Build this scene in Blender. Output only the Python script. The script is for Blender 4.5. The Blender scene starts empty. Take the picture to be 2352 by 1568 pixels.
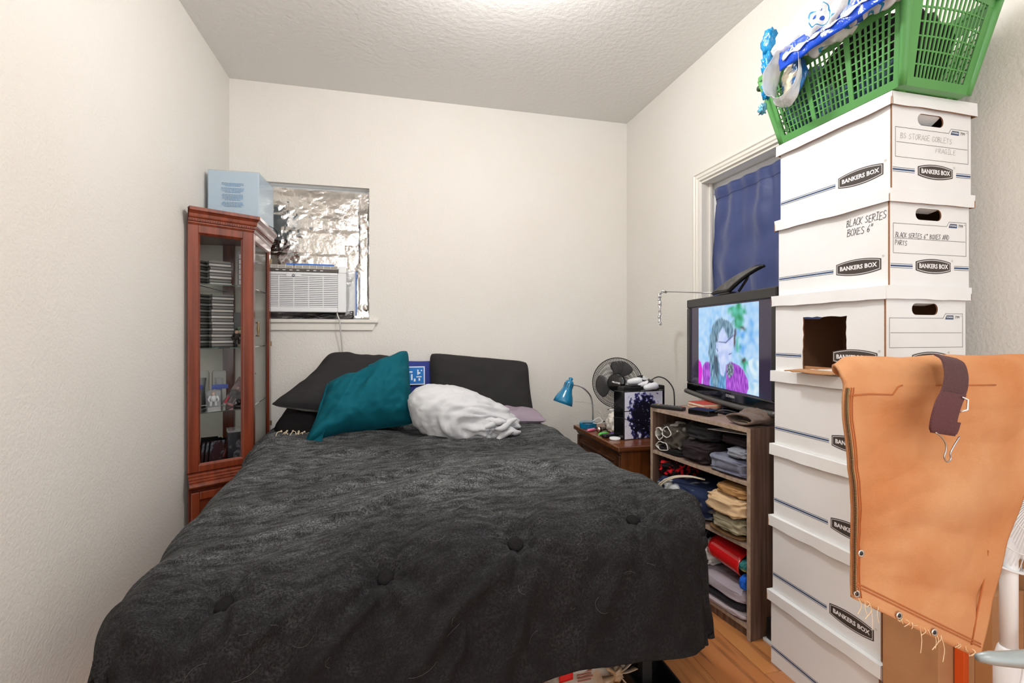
import bpy, bmesh, math, random
import numpy as np
from mathutils import Vector, Matrix, noise

scene = bpy.context.scene
COL = scene.collection
R = math.radians

# ------------------------------------------------------------------ camera
YAW = math.atan(271.0 / 1100.0)
CAM_H = 1.21
cd = bpy.data.cameras.new('camera')
cd.sensor_width = 36.0
cd.lens = 36.0 * 1100.0 / 2352.0
cd.shift_y = -18.0 / 2352.0
cd.clip_start = 0.02
cam = bpy.data.objects.new('camera', cd)
cam.location = (0, 0, CAM_H)
cam.rotation_euler = (R(90), 0, -YAW)
COL.objects.link(cam)
scene.camera = cam

# ------------------------------------------------------------------ world / light / exposure
w = bpy.data.worlds.new('world')
scene.world = w
w.use_nodes = True
bg = w.node_tree.nodes['Background']
bg.inputs[0].default_value = (.985, .993, 1.0, 1)
bg.inputs[1].default_value = 1.65
scene.view_settings.view_transform = 'Standard'
scene.view_settings.look = 'None'
scene.view_settings.gamma = 1.0
scene.view_settings.use_curve_mapping = False
scene.view_settings.exposure = 0.36
LAMP_W = 38.0

# ------------------------------------------------------------------ helpers
def lin(c):
    c /= 255.0
    return c / 12.92 if c <= 0.04045 else ((c + 0.055) / 1.055) ** 2.4
def rgb(r, g, b):
    return (lin(r), lin(g), lin(b), 1.0)

MATS = {}
def mat(name, col, rough=0.6, metal=0.0, var=None, bump=None, stretch=None, coat=0.0, trans=0.0, alpha=1.0,
        emit=None, sheen=0.0, spec=None, ior=None, bump2=None):
    """procedural principled material. col: linear rgba. var=(scale, col2, lo, hi, detail). bump=(scale, strength, detail)"""
    if name in MATS:
        return MATS[name]
    m = bpy.data.materials.new(name)
    m.use_nodes = True
    nt = m.node_tree
    b = nt.nodes['Principled BSDF']
    I = b.inputs
    I['Base Color'].default_value = col
    I['Roughness'].default_value = rough
    I['Metallic'].default_value = metal
    if spec is not None: I['Specular IOR Level'].default_value = spec
    if ior: I['IOR'].default_value = ior
    if coat: I['Coat Weight'].default_value = coat; I['Coat Roughness'].default_value = 0.15
    if trans: I['Transmission Weight'].default_value = trans
    if alpha < 1: I['Alpha'].default_value = alpha
    if sheen: I['Sheen Weight'].default_value = sheen; I['Sheen Roughness'].default_value = 0.5
    if emit:
        I['Emission Color'].default_value = emit[0]; I['Emission Strength'].default_value = emit[1]
    if var or bump or bump2:
        tc = nt.nodes.new('ShaderNodeTexCoord')
        vec = tc.outputs['Object']
        if stretch:
            mp = nt.nodes.new('ShaderNodeMapping')
            mp.inputs['Scale'].default_value = stretch[:3]
            if len(stretch) > 3: mp.inputs['Rotation'].default_value = stretch[3]
            nt.links.new(vec, mp.inputs[0]); svec = mp.outputs[0]
        else:
            svec = vec
        if var:
            n = nt.nodes.new('ShaderNodeTexNoise')
            n.inputs['Scale'].default_value = var[0]
            n.inputs['Detail'].default_value = var[4] if len(var) > 4 else 4
            nt.links.new(svec, n.inputs['Vector'])
            rp = nt.nodes.new('ShaderNodeValToRGB')
            rp.color_ramp.elements[0].position = var[2]
            rp.color_ramp.elements[1].position = var[3]
            rp.color_ramp.elements[0].color = col
            rp.color_ramp.elements[1].color = var[1]
            nt.links.new(n.outputs['Fac'], rp.inputs[0])
            nt.links.new(rp.outputs[0], I['Base Color'])
        prev = None
        for bb, vv in ((bump, svec), (bump2, vec)):
            if not bb: continue
            n2 = nt.nodes.new('ShaderNodeTexNoise')
            n2.inputs['Scale'].default_value = bb[0]
            n2.inputs['Detail'].default_value = bb[2] if len(bb) > 2 else 3
            nt.links.new(vv, n2.inputs['Vector'])
            bp = nt.nodes.new('ShaderNodeBump')
            bp.inputs['Strength'].default_value = bb[1]
            bp.inputs['Distance'].default_value = 0.01
            nt.links.new(n2.outputs['Fac'], bp.inputs['Height'])
            if prev: nt.links.new(prev, bp.inputs['Normal'])
            prev = bp.outputs[0]
        if prev: nt.links.new(prev, I['Normal'])
    MATS[name] = m
    return m

WM = {}   # object name -> world matrix
class MB:
    def __init__(s): s.V = []; s.F = []; s.M = []
    def add(s, vs, fs, mi=0):
        o = len(s.V)
        s.V += [Vector(v) for v in vs]
        s.F += [[i + o for i in f] for f in fs]
        s.M += [mi] * len(fs)
        return s
    def box(s, x0, x1, y0, y1, z0, z1, mi=0, T=None):
        vs = [Vector((x, y, z)) for z in (z0, z1) for y in (y0, y1) for x in (x0, x1)]
        if T is not None: vs = [T @ v for v in vs]
        return s.add(vs, [[0, 2, 3, 1], [4, 5, 7, 6], [0, 1, 5, 4], [2, 6, 7, 3], [0, 4, 6, 2], [1, 3, 7, 5]], mi)
    def cbox(s, c, d, mi=0, T=None):
        return s.box(c[0]-d[0]/2, c[0]+d[0]/2, c[1]-d[1]/2, c[1]+d[1]/2, c[2]-d[2]/2, c[2]+d[2]/2, mi, T)
    def extr(s, poly, d, mi=0):
        poly = [Vector(p) for p in poly]; d = Vector(d); n = len(poly)
        vs = poly + [p + d for p in poly]
        fs = [[(i + 1) % n, i, i + n, (i + 1) % n + n] for i in range(n)] + [list(range(n)), list(range(2 * n - 1, n - 1, -1))]
        return s.add(vs, fs, mi)
    def face(s, poly, mi=0):
        return s.add(poly, [list(range(len(poly)))], mi)
    def grid(s, fn, nu, nv, cu=False, cv=False, mi=0):
        vs = [fn(i / (nu if cu else nu - 1), j / (nv if cv else nv - 1)) for j in range(nv) for i in range(nu)]
        fs = []
        for j in range(nv if cv else nv - 1):
            for i in range(nu if cu else nu - 1):
                a = j * nu + i; b_ = j * nu + (i + 1) % nu
                c = ((j + 1) % nv) * nu + (i + 1) % nu; d = ((j + 1) % nv) * nu + i
                fs.append([a, b_, c, d])
        return s.add(vs, fs, mi)
    def tube(s, path, r, seg=8, closed=False, mi=0, cap=True):
        P = [Vector(p) for p in path]; n = len(P)
        rs = r if isinstance(r, (list, tuple)) else [r] * n
        up = None; rings = []
        for i in range(n):
            if closed: t = (P[(i + 1) % n] - P[i - 1])
            else: t = P[min(i + 1, n - 1)] - P[max(i - 1, 0)]
            if t.length < 1e-9: t = Vector((0, 0, 1))
            t.normalize()
            if up is None:
                up = Vector((0, 0, 1)) if abs(t.z) < 0.9 else Vector((1, 0, 0))
            a = up - t * up.dot(t)
            if a.length < 1e-6: a = t.orthogonal()
            a.normalize(); up = a; b_ = t.cross(a)
            rings.append([P[i] + (a * math.cos(k * 2 * math.pi / seg) + b_ * math.sin(k * 2 * math.pi / seg)) * rs[i] for k in range(seg)])
        vs = [v for rg in rings for v in rg]; fs = []
        for i in range(n if closed else n - 1):
            j = (i + 1) % n
            for k in range(seg):
                l = (k + 1) % seg
                fs.append([i * seg + k, i * seg + l, j * seg + l, j * seg + k])
        if cap and not closed:
            fs.append(list(range(seg - 1, -1, -1))); fs.append([(n - 1) * seg + k for k in range(seg)])
        return s.add(vs, fs, mi)
    def lathe(s, prof, seg=24, T=None, mi=0, caps=True):
        vs = [Vector((r * math.cos(2 * math.pi * k / seg), r * math.sin(2 * math.pi * k / seg), z)) for r, z in prof for k in range(seg)]
        if T is not None: vs = [T @ v for v in vs]
        fs = []
        for i in range(len(prof) - 1):
            for k in range(seg):
                l = (k + 1) % seg
                fs.append([i * seg + k, i * seg + l, (i + 1) * seg + l, (i + 1) * seg + k])
        if caps:
            fs.append(list(range(seg - 1, -1, -1))); fs.append([(len(prof) - 1) * seg + k for k in range(seg)])
        return s.add(vs, fs, mi)
    def ribbon(s, path, wdir, wd, th, mi=0, ortho=True):
        """flat strap: path points, width direction(s), width, thickness"""
        P = [Vector(p) for p in path]; n = len(P); vs = []; fs = []
        for i in range(n):
            t = (P[min(i + 1, n - 1)] - P[max(i - 1, 0)]).normalized()
            wv = Vector(wdir[i] if isinstance(wdir, list) else wdir); wv = (wv - t * wv.dot(t)).normalized() if ortho else wv.normalized()
            nn = t.cross(wv).normalized()
            wi = wd[i] if isinstance(wd, (list, tuple)) else wd
            for a, b_ in ((-1, -1), (1, -1), (1, 1), (-1, 1)):
                vs.append(P[i] + wv * a * wi / 2 + nn * b_ * th / 2)
        for i in range(n - 1):
            for k in range(4):
                l = (k + 1) % 4
                fs.append([i * 4 + k, i * 4 + l, i * 4 + 4 + l, i * 4 + 4 + k])
        fs.append([3, 2, 1, 0]); fs.append([(n - 1) * 4 + k for k in range(4)])
        return s.add(vs, fs, mi)
    def sphere(s, c, r, su=16, sv=10, mi=0, T=None):
        c = Vector(c); rr = Vector((r, r, r)) if not hasattr(r, '__len__') else Vector(r)
        def fn(u, v):
            a = u * 2 * math.pi; b_ = (v - 0.5) * math.pi
            p = Vector((math.cos(a) * math.cos(b_) * rr.x, math.sin(a) * math.cos(b_) * rr.y, math.sin(b_) * rr.z))
            return (T @ p if T is not None else p) + c
        return s.grid(fn, su, sv, cu=True, mi=mi)
    def build(s, name, mats, parent=None, world=False, smooth=False, bevel=0, solid=None, sub=0, seg=2, weld=False, relax=0):
        if not isinstance(mats, (list, tuple)): mats = [mats]
        vs = s.V
        if parent is not None and world:
            inv = WM[parent.name].inverted(); vs = [inv @ v for v in vs]
        me = bpy.data.meshes.new(name)
        me.from_pydata([tuple(v) for v in vs], [], s.F)
        for m in mats: me.materials.append(m)
        if any(s.M): me.polygons.foreach_set('material_index', s.M)
        if smooth: me.polygons.foreach_set('use_smooth', [True] * len(s.F))
        me.update()
        if weld:
            bm = bmesh.new(); bm.from_mesh(me); bmesh.ops.remove_doubles(bm, verts=bm.verts, dist=2e-5); bm.to_mesh(me); bm.free()
        o = bpy.data.objects.new(name, me)
        COL.objects.link(o)
        WM[o.name] = Matrix.Identity(4)
        if parent is not None:
            o.parent = parent; WM[o.name] = WM[parent.name].copy()
        if bevel:
            md = o.modifiers.new('bevel', 'BEVEL'); md.width = bevel; md.segments = seg; md.limit_method = 'ANGLE'; md.angle_limit = R(40)
        if solid:
            md = o.modifiers.new('solid', 'SOLIDIFY'); md.thickness = solid[0]; md.offset = solid[1]
            if len(solid) > 2: md.material_offset = solid[2]; md.material_offset_rim = solid[2]
        if relax:
            md = o.modifiers.new('relax', 'SMOOTH'); md.factor = .5; md.iterations = relax
        if sub:
            md = o.modifiers.new('sub', 'SUBSURF'); md.levels = sub; md.render_levels = sub
        return o

def tag(o, label=None, cat=None, group=None, kind=None):
    if label: o['label'] = label
    if cat: o['category'] = cat
    if group: o['group'] = group
    if kind: o['kind'] = kind
    return o

def thing(name, label, cat, loc=(0, 0, 0), rotz=0.0, group=None):
    o = bpy.data.objects.new(name, None)
    o.empty_display_size = 0.05
    COL.objects.link(o)
    o.location = loc; o.rotation_euler = (0, 0, rotz)
    WM[o.name] = Matrix.Translation(Vector(loc)) @ Matrix.Rotation(rotz, 4, 'Z')
    return tag(o, label, cat, group)

def basis(o, right, up):
    r = Vector(right).normalized(); u = Vector(up); u = (u - r * u.dot(r)).normalized(); n = r.cross(u); o = Vector(o)
    return Matrix(((r.x, u.x, n.x, o.x), (r.y, u.y, n.y, o.y), (r.z, u.z, n.z, o.z), (0, 0, 0, 1)))

_tc = {}
def text_geo(body, size, bold=0.0, align='CENTER', sx=1.0):
    key = (body, size, bold, align, sx)
    if key in _tc: return _tc[key]
    c = bpy.data.curves.new('lettering', 'FONT'); c.body = body; c.size = size; c.offset = bold
    c.align_x = align; c.align_y = 'CENTER'; c.resolution_u = 2
    o = bpy.data.objects.new('lettering', c); COL.objects.link(o)
    bpy.context.view_layer.update()
    me = bpy.data.meshes.new_from_object(o.evaluated_get(bpy.context.evaluated_depsgraph_get()))
    vs = [Vector((v.co.x * sx, v.co.y, v.co.z)) for v in me.vertices]; fs = [list(p.vertices) for p in me.polygons]
    bpy.data.objects.remove(o); bpy.data.curves.remove(c); bpy.data.meshes.remove(me)
    _tc[key] = (vs, fs)
    return vs, fs
def add_text(mb, T, body, size, bold=0.0, align='CENTER', mi=0, sx=1.0, dz=0.0):
    vs, fs = text_geo(body, size, bold, align, sx)
    mb.add([T @ (v + Vector((0, 0, dz))) for v in vs], fs, mi)

STROKE = {'A': [[(0, 0), (.3, 1), (.6, 0)], [(.1, .35), (.52, .38)]], 'B': [[(0, 0), (.05, 1)], [(-.05, .95), (.4, .98), (.5, .75), (.05, .52), (.55, .4), (.5, .08), (0, 0)]],
 'C': [[(.55, .85), (.3, 1), (.05, .7), (.05, .25), (.25, 0), (.55, .1)]], 'D': [[(.02, 0), (.05, 1), (.45, .85), (.55, .4), (.35, .05), (0, 0)]],
 'E': [[(.55, 1), (.05, .95), (.03, 0), (.58, .03)], [(.03, .5), (.45, .53)]], 'F': [[(.55, 1), (.05, .95), (.0, 0)], [(.03, .5), (.42, .55)]],
 'G': [[(.55, .85), (.3, 1), (.03, .7), (.05, .2), (.3, 0), (.55, .15), (.55, .42), (.3, .42)]], 'I': [[(.05, 1), (.5, 1)], [(.28, 1), (.26, 0)], [(0, 0), (.52, .02)]],
 'K': [[(.03, 1), (.02, 0)], [(.55, 1), (.05, .45), (.6, 0)]], 'L': [[(.05, 1), (.02, 0), (.55, .04)]], 'N': [[(0, 0), (.04, 1), (.5, .02), (.55, 1)]],
 'O': [[(.3, 1), (.05, .75), (.04, .25), (.28, 0), (.55, .25), (.55, .75), (.3, 1)]], 'P': [[(.02, 0), (.04, 1)], [(-.04, .95), (.45, .95), (.52, .6), (.04, .45)]],
 'R': [[(.02, 0), (.04, 1)], [(-.04, .95), (.45, .95), (.52, .62), (.05, .48), (.58, 0)]], 'S': [[(.55, .85), (.3, 1), (.06, .8), (.2, .55), (.5, .4), (.5, .12), (.25, 0), (0, .12)]],
 'T': [[(0, 1), (.6, .97)], [(.3, .98), (.28, 0)]], 'X': [[(.02, 1), (.56, 0)], [(.55, 1), (0, 0)]], '6': [[(.45, 1), (.1, .5), (.08, .15), (.3, 0), (.5, .2), (.4, .45), (.1, .35)]],
 '"': [[(.15, 1.1), (.12, .75)], [(.38, 1.1), (.35, .75)]]}
def handwrite(mb, T, s, x, y, hgt, wd, lw, seed=1, slant=.12):
    rr = random.Random(seed); cx = x
    for ch in s:
        if ch == ' ': cx += wd * .8; continue
        jy = rr.uniform(-.06, .06) * hgt; sc = rr.uniform(.9, 1.1)
        for pl in STROKE[ch]:
            pts = [(cx + (a * wd / .62 * sc + slant * b_ * hgt) + rr.uniform(-.01, .01) * hgt, y + jy + b_ * hgt * sc) for a, b_ in pl]
            for (ax, ay), (bx, by) in zip(pts, pts[1:]):
                dx, dy = bx - ax, by - ay; L = math.hypot(dx, dy) or 1; nx, ny = -dy / L * lw / 2, dx / L * lw / 2
                ex, ey = dx / L * lw * .4, dy / L * lw * .4
                mb.face([T @ Vector(p) for p in ((ax - nx - ex, ay - ny - ey, 0), (bx - nx + ex, by - ny + ey, 0), (bx + nx + ex, by + ny + ey, 0), (ax + nx - ex, ay + ny - ey, 0))])
        cx += wd * rr.uniform(1.1, 1.25)

def panel_hole(outer, holes):
    """2D outer polygon and hole polygons -> (verts2d, tris)"""
    bm = bmesh.new(); edges = []
    for lp in [outer] + holes:
        vs = [bm.verts.new((p[0], p[1], 0)) for p in lp]
        edges += [bm.edges.new((vs[i], vs[(i + 1) % len(vs)])) for i in range(len(vs))]
    bmesh.ops.triangle_fill(bm, use_beauty=True, use_dissolve=False, edges=edges, normal=(0, 0, 1))
    bm.verts.index_update()
    V = [v.co.copy() for v in bm.verts]; F = [[v.index for v in f.verts] for f in bm.faces]
    bm.free()
    F = [f if (V[f[1]] - V[f[0]]).cross(V[f[2]] - V[f[0]]).z > 0 else f[::-1] for f in F]
    return V, F

def nz(p, s=1.0, o=0.0):
    return noise.noise(Vector((p[0] * s + o, p[1] * s + o * 1.7, p[2] * s - o)))
def fbm(p, s, o, oct=3):
    a = 0; amp = 1; 
    for k in range(oct):
        a += amp * nz(p, s, o + k * 7.3); s *= 2.1; amp *= .5
    return a
def ridge(p, s, o):
    return 1 - abs(nz(p, s, o)) * 2.2
def sstep(a, b_, x):
    t = min(1, max(0, (x - a) / (b_ - a))); return t * t * (3 - 2 * t)
def lerp(a, b_, t): return a + (b_ - a) * t
def poly_at(pts, t):
    """interpolate a list of tuples with param in [0,1] by index"""
    x = t * (len(pts) - 1); i = min(int(x), len(pts) - 2); f = x - i
    return [lerp(a, b_, f) for a, b_ in zip(pts[i], pts[i + 1])]
def smooth_path(pts, n=24):
    """catmull-rom"""
    P = [Vector(p) for p in pts]; P = [P[0] * 2 - P[1]] + P + [P[-1] * 2 - P[-2]]; out = []
    segs = len(P) - 3
    for k in range(n + 1):
        x = k / n * segs; i = min(int(x), segs - 1); t = x - i
        a, b_, c, d = P[i:i + 4]
        out.append(.5 * ((2 * b_) + (c - a) * t + (2 * a - 5 * b_ + 4 * c - d) * t * t + (3 * b_ - a - 3 * c + d) * t ** 3))
    return out

# ------------------------------------------------------------------ materials
wall_m = mat('wall_paint', rgb(227, 224, 218), .75, var=(1.3, rgb(223, 218, 210), .35, .75), bump=(95, .22, 2))
ceil_m = mat('ceiling_paint', rgb(228, 227, 224), .8, bump=(38, .30, 3), bump2=(140, .1))
trim_m = mat('trim_paint', rgb(226, 222, 213), .45)
floor_sub = mat('subfloor', rgb(60, 40, 25), .8)
def wood(name, c1, c2, rough=.4, st=(3, 40, 3), coat=0.0, scale=2.0, lo=.35, hi=.7):
    return mat(name, c1, rough, var=(scale, c2, lo, hi, 6), stretch=st, coat=coat, bump=(scale * 2, .06, 5))
plank_ms = [wood('plank_wood_a', rgb(196, 132, 78), rgb(120, 70, 38), .35, (11, .9, 3), .3, 2.0, .50, .66),
            wood('plank_wood_b', rgb(206, 146, 90), rgb(150, 92, 50), .35, (9, .8, 3), .3, 2.4, .48, .70),
            wood('plank_wood_c', rgb(186, 120, 70), rgb(100, 58, 32), .35, (12, .8, 3), .3, 2.2, .52, .66)]
cherry = wood('cherry_wood', rgb(132, 58, 32), rgb(86, 32, 16), .3, (22, 22, 1.2), .4, 1.6, .35, .75)
cherry_d = wood('cherry_dark', rgb(112, 46, 24), rgb(70, 26, 14), .3, (22, 22, 1.2), .4, 1.6)
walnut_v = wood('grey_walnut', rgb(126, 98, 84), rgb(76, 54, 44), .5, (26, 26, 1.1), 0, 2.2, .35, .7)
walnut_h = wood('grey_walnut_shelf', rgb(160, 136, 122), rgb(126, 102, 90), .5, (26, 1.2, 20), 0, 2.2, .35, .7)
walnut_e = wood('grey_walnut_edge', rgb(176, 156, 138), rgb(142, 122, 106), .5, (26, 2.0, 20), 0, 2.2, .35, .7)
oak = wood('nightstand_oak', rgb(124, 70, 34), rgb(78, 40, 16), .3, (2, 30, 30), .4, 1.5)
oak_v = wood('nightstand_oak_side', rgb(120, 68, 30), rgb(76, 38, 14), .3, (20, 20, 1.4), .3, 1.8)
oak_d = wood('nightstand_carving', rgb(92, 56, 34), rgb(58, 32, 18), .35, (8, 8, 8), .3)
glass = mat('cabinet_glass', (1, 1, 1, 1), .02, trans=1.0, ior=1.02, spec=.6)
glass_sh = mat('shelf_glass', (.75, .95, .88, 1), .02, trans=.95, ior=1.2)
mirror = mat('mirror', (.82, .85, .84, 1), .02, 1.0)
foil_m = mat('aluminium_foil', (.57, .55, .52, 1), .15, 1.0, bump=(13, .6, 3))
foil_s = mat('foil_wrap', (.80, .80, .80, 1), .18, 1.0, bump=(120, .8, 3))
white_pl = mat('white_plastic', rgb(232, 233, 234), .4)
white_pl2 = mat('offwhite_plastic', rgb(228, 226, 220), .35)
dark_pl = mat('dark_plastic', rgb(24, 24, 26), .35)
black_gl = mat('black_gloss', rgb(10, 10, 12), .08)
black_mt = mat('black_matte', rgb(20, 19, 20), .6)
grey_gap = mat('filter_grey', rgb(40, 40, 44), .6)  # plain dark grey of the filter behind the louvres
chrome = mat('chrome', (.75, .75, .75, 1), .15, 1.0)
steel = mat('steel', (.45, .45, .46, 1), .3, 1.0)
bronze = mat('antique_brass', (.28, .2, .1, 1), .35, 1.0)
card_w = mat('white_cardboard', rgb(236, 238, 239), .6, var=(5, rgb(230, 230, 228), .4, .8), bump=(60, .03))
card_b = mat('brown_cardboard_edge', rgb(150, 108, 78), .85, bump=(200, .3))
card_k = mat('kraft_cardboard', rgb(186, 138, 96), .8, var=(8, rgb(172, 124, 84), .4, .7), bump=(150, .12))
ink_dk = mat('ink_charcoal', rgb(66, 58, 54), .6)
ink_bl = mat('ink_blue', rgb(36, 66, 110), .6)
ink_wh = mat('ink_white', rgb(240, 240, 240), .6)
ink_pen = mat('pen_black', rgb(40, 32, 36), .6)
ink_pencil = mat('pencil_grey', rgb(168, 162, 154), .6)

# ================================================================== SETTING
XL, XR, YB, ZC = -1.035, 1.78, 3.447, 2.862
YF = -1.7
def struct(name, mb, m, **k):
    o = mb.build(name, m, **k); o['kind'] = 'structure'; return o

struct('wall_left', MB().box(XL - .12, XL, YF, YB + .12, -.012, ZC), wall_m)
struct('ceiling', MB().box(XL - .12, XR + .3, YF, YB + .12, ZC, ZC + .1), ceil_m)
# back wall with the window opening
WX0, WX1, WZ0, WZ1 = -.985, -.166, 1.305, 2.212
def wall_with_hole(name, T, outer, hole, thick, m):
    V, F = panel_hole(outer, [hole])
    mb = MB(); mb.add([T @ v for v in V], F)
    return struct(name, mb, m, solid=(thick, -1), )
Tb = basis((0, YB, 0), (1, 0, 0), (0, 0, 1))
wall_with_hole('wall_back', Tb, [(XL, -.012), (XR + .12, -.012), (XR + .12, ZC), (XL, ZC)], [(WX0, WZ0), (WX1, WZ0), (WX1, WZ1), (WX0, WZ1)], .12, wall_m)
# right wall with a tall opening
DY0, DY1, DZ0, DZ1 = 1.62, 2.515, .16, 2.118
Tr = basis((XR, 0, 0), (0, -1, 0), (0, 0, 1))
wall_with_hole('wall_right', Tr, [(-YB - .12, -.012), (-YF, -.012), (-YF, ZC), (-YB - .12, ZC)], [(-DY1, DZ0), (-DY0, DZ0), (-DY0, DZ1), (-DY1, DZ1)], .12, wall_m)

# floor: slab with individual planks
fl = struct('floor', MB().box(XL - .12, XR + .12, YF, YB + .12, -.06, -.012), floor_sub)
pw, pl_ = .193, 1.22
rnd = random.Random(4)
plank_meshes = []
for i in range(3):
    mb = MB().box(.0006, pw - .0006, .0006, pl_ - .0006, -.012, 0)
    o = mb.build('plank', plank_ms[i], fl, bevel=.0008, seg=1); plank_meshes.append(o.data); bpy.data.objects.remove(o)
i = 0; x = XL
offs = [.22, .75, .05, .48]
while x < XR:
    y = YF - offs[i % 4] - .3
    while y < YB:
        y1 = y + pl_
        if x + pw <= XR + .12 and y1 < YB + .1:
            k = rnd.randrange(3)
            o = bpy.data.objects.new('plank', plank_meshes[k]); COL.objects.link(o); o.parent = fl
            o.location = (x, y, 0)
            md = o.modifiers.new('bevel', 'BEVEL'); md.width = .0008; md.segments = 1
        y += pl_
    x += pw; i += 1
for nm, a in (('baseboard_back', (XL, XR, YB - .014, YB, 0, .085)), ('baseboard_right', (XR - .014, XR, 0.2, 1.5, 0, .085))):
    struct(nm, MB().box(*a), trim_m, bevel=.004)

# window 1 in back wall: frame, pane, sill, apron
wn = thing('window_1', 'small window in the back wall covered with foil', 'window', ((WX0 + WX1) / 2, YB, WZ0)); wn['kind'] = 'structure'
del wn['category']
YW = YB + .085
mb = MB()
for a in ((WX0, WX0 + .035, WZ0, WZ1), (WX1 - .03, WX1, WZ0, WZ1), (WX0 + .035, WX1 - .03, WZ0, WZ0 + .035), (WX0 + .035, WX1 - .03, WZ1 - .03, WZ1)):
    mb.box(a[0], a[1], YW, YW + .03, a[2], a[3])
mb.build('window_frame', white_pl, wn, world=True, bevel=.003)
MB().box(WX0, WX1, YW + .012, YW + .018, WZ0, WZ1).build('pane', mat('window_glass', (.9, .95, 1, 1), .05, trans=.9, ior=1.1), wn, world=True)
MB().box(WX0 - .06, -.105, YB - .03, YW, WZ0 - .022, WZ0 + .002).build('sill', trim_m, wn, world=True, bevel=.005)
mb = MB(); mb.extr([(WX0 - .05, YB - .016, WZ0 - .022), (-.118, YB - .016, WZ0 - .022), (-.142, YB - .016, WZ0 - .072), (WX0 - .05, YB - .016, WZ0 - .072)], (0, .016, 0))
mb.build('apron', trim_m, wn, world=True, bevel=.003)

# window 2 in right wall: casing profile, jamb, sash, pane
wn2 = thing('window_2', 'tall cased window in the right wall behind the television', 'window', (XR, (DY0 + DY1) / 2, DZ0)); wn2['kind'] = 'structure'
del wn2['category']
prof = [(0, 0), (0, .016), (.012, .020), (.018, .014), (.034, .016), (.040, .011), (.052, .012), (.058, 0)]   # (from outer edge inwards, proud)
def casing(p0, p1, inward0, name):
    # profile swept from p0 to p1 with mitre: p's are outer corners as (y,z); inward = unit vec for each end
    mb = MB(); n = len(prof); vs = []
    for p, inn in ((p0, inward0[0]), (p1, inward0[1])):
        for a, h in prof: vs.append((XR - h, p[0] + inn[0] * a, p[1] + inn[1] * a))
    mb.add(vs, [[k, k + 1, n + k + 1, n + k] for k in range(n - 1)] + [list(range(n)), list(range(2 * n - 1, n - 1, -1))])
    return mb.build(name, trim_m, wn2, world=True)
oy, oz = DY1 + .050, DZ1 + .056
casing((oy, DZ0), (oy, oz), ((-1, 0), (-1, -1)), 'casing_side')
casing((oy, oz), (DY0 - .05, oz), ((-1, -1), (1, -1)), 'casing_head')
casing((DY0 - .05, oz), (DY0 - .05, DZ0), ((1, -1), (1, 0)), 'casing_side')
mb = MB()
mb.box(XR, XR + .12, DY1 - .012, DY1, DZ0, DZ1); mb.box(XR, XR + .12, DY0, DY0 + .012, DZ0, DZ1); mb.box(XR, XR + .12, DY0 + .012, DY1 - .012, DZ1 - .012, DZ1); mb.box(XR, XR + .12, DY0 + .012, DY1 - .012, DZ0, DZ0 + .02)
mb.box(XR + .05, XR + .065, DY1 - .026, DY1 - .0121, DZ0 + .0201, DZ1 - .0121)
mb.build('jamb', trim_m, wn2, world=True, bevel=.002)
mb = MB(); xs = XR + .085
mb.box(xs, xs + .03, DY1 - .04, DY1 - .012, DZ0 + .02, DZ1 - .012); mb.box(xs, xs + .03, DY0 + .012, DY0 + .05, DZ0 + .02, DZ1 - .012)
mb.box(xs, xs + .03, DY0 + .05, DY1 - .04, DZ1 - .05, DZ1 - .012); mb.box(xs, xs + .03, DY0 + .05, DY1 - .04, DZ0 + .02, DZ0 + .12)
mb.build('sash', white_pl, wn2, world=True, bevel=.003)
MB().box(xs + .012, xs + .017, DY0, DY1, DZ0, DZ1).build('pane', MATS['window_glass'], wn2, world=True)

# two matching flush ceiling lamps: one just above the frame, the other added unseen behind the camera for light from front left
def ceiling_lamp(label, x, y, watts):
    cl = thing('ceiling_light', label, 'lamp', (x, y, ZC), group='flush ceiling lights')
    MB().lathe([(.165, 0), (.165, -.018), (.15, -.022)], 32).build('base_ring', chrome, cl, smooth=True)
    MB().lathe([(.148, -.02), (.14, -.05), (.11, -.075), (.06, -.09), (.002, -.094)], 32, caps=False).build('shade', mat('lamp_glass', (1, 1, 1, 1), .3, emit=((1, .96, .9, 1), 6.0)), cl, smooth=True)
    ld = bpy.data.lights.new('bulb', 'POINT'); ld.shadow_soft_size = .07; ld.energy = watts; ld.color = (1, .99, .975)
    lo = bpy.data.objects.new('bulb', ld); lo.location = (0, 0, -.20); lo.parent = cl; COL.objects.link(lo)
ceiling_lamp('round frosted flush ceiling light above the foot of the bed', .46, 1.72, LAMP_W)
ceiling_lamp('added unseen round flush ceiling light behind the photographer', -.25, -.75, LAMP_W * .62)

# ================================================================== BED
bx0, bx1, byf = -.612, .885, 1.43
bed = thing('bed_frame', 'black metal bed frame leg and rail under the black comforter', 'bed frame', (.15, 2.4, 0))
for y in (byf + .02, 3.40): MB().box(bx0 + .02, bx1 - .02, y - .02, y + .02, .165, .20).build('rail', black_mt, bed, world=True, bevel=.003)
for x in (bx0 + .02, bx1 - .04): MB().box(x - .02, x + .02, byf, 3.42, .165, .20).build('rail', black_mt, bed, world=True, bevel=.003)
for x in (bx0 + .12, .812):
    for y in (byf + .015, 3.30):
        MB().box(x - .018, x + .018, y - .018, y + .018, .013 if (x > 0 and y < 2) else 0, .18).build('leg', black_mt, bed, world=True, bevel=.003)
o = MB().box(bx0 + .01, bx1 - .02, byf + .01, 3.42, .201, .31).build('box_spring', mat('boxspring_fabric', rgb(60, 58, 60), .9), bevel=.03, seg=4)
tag(o, 'dark box spring between bed frame and mattress', 'box spring')
o = MB().box(bx0 + .01, bx1 - .02, byf + .02, 3.43, .311, .505).build('mattress', mat('mattress_fabric', rgb(52, 50, 52), .9), bevel=.05, seg=5)
tag(o, 'thick mattress under the black comforter and pillows', 'mattress')
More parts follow.
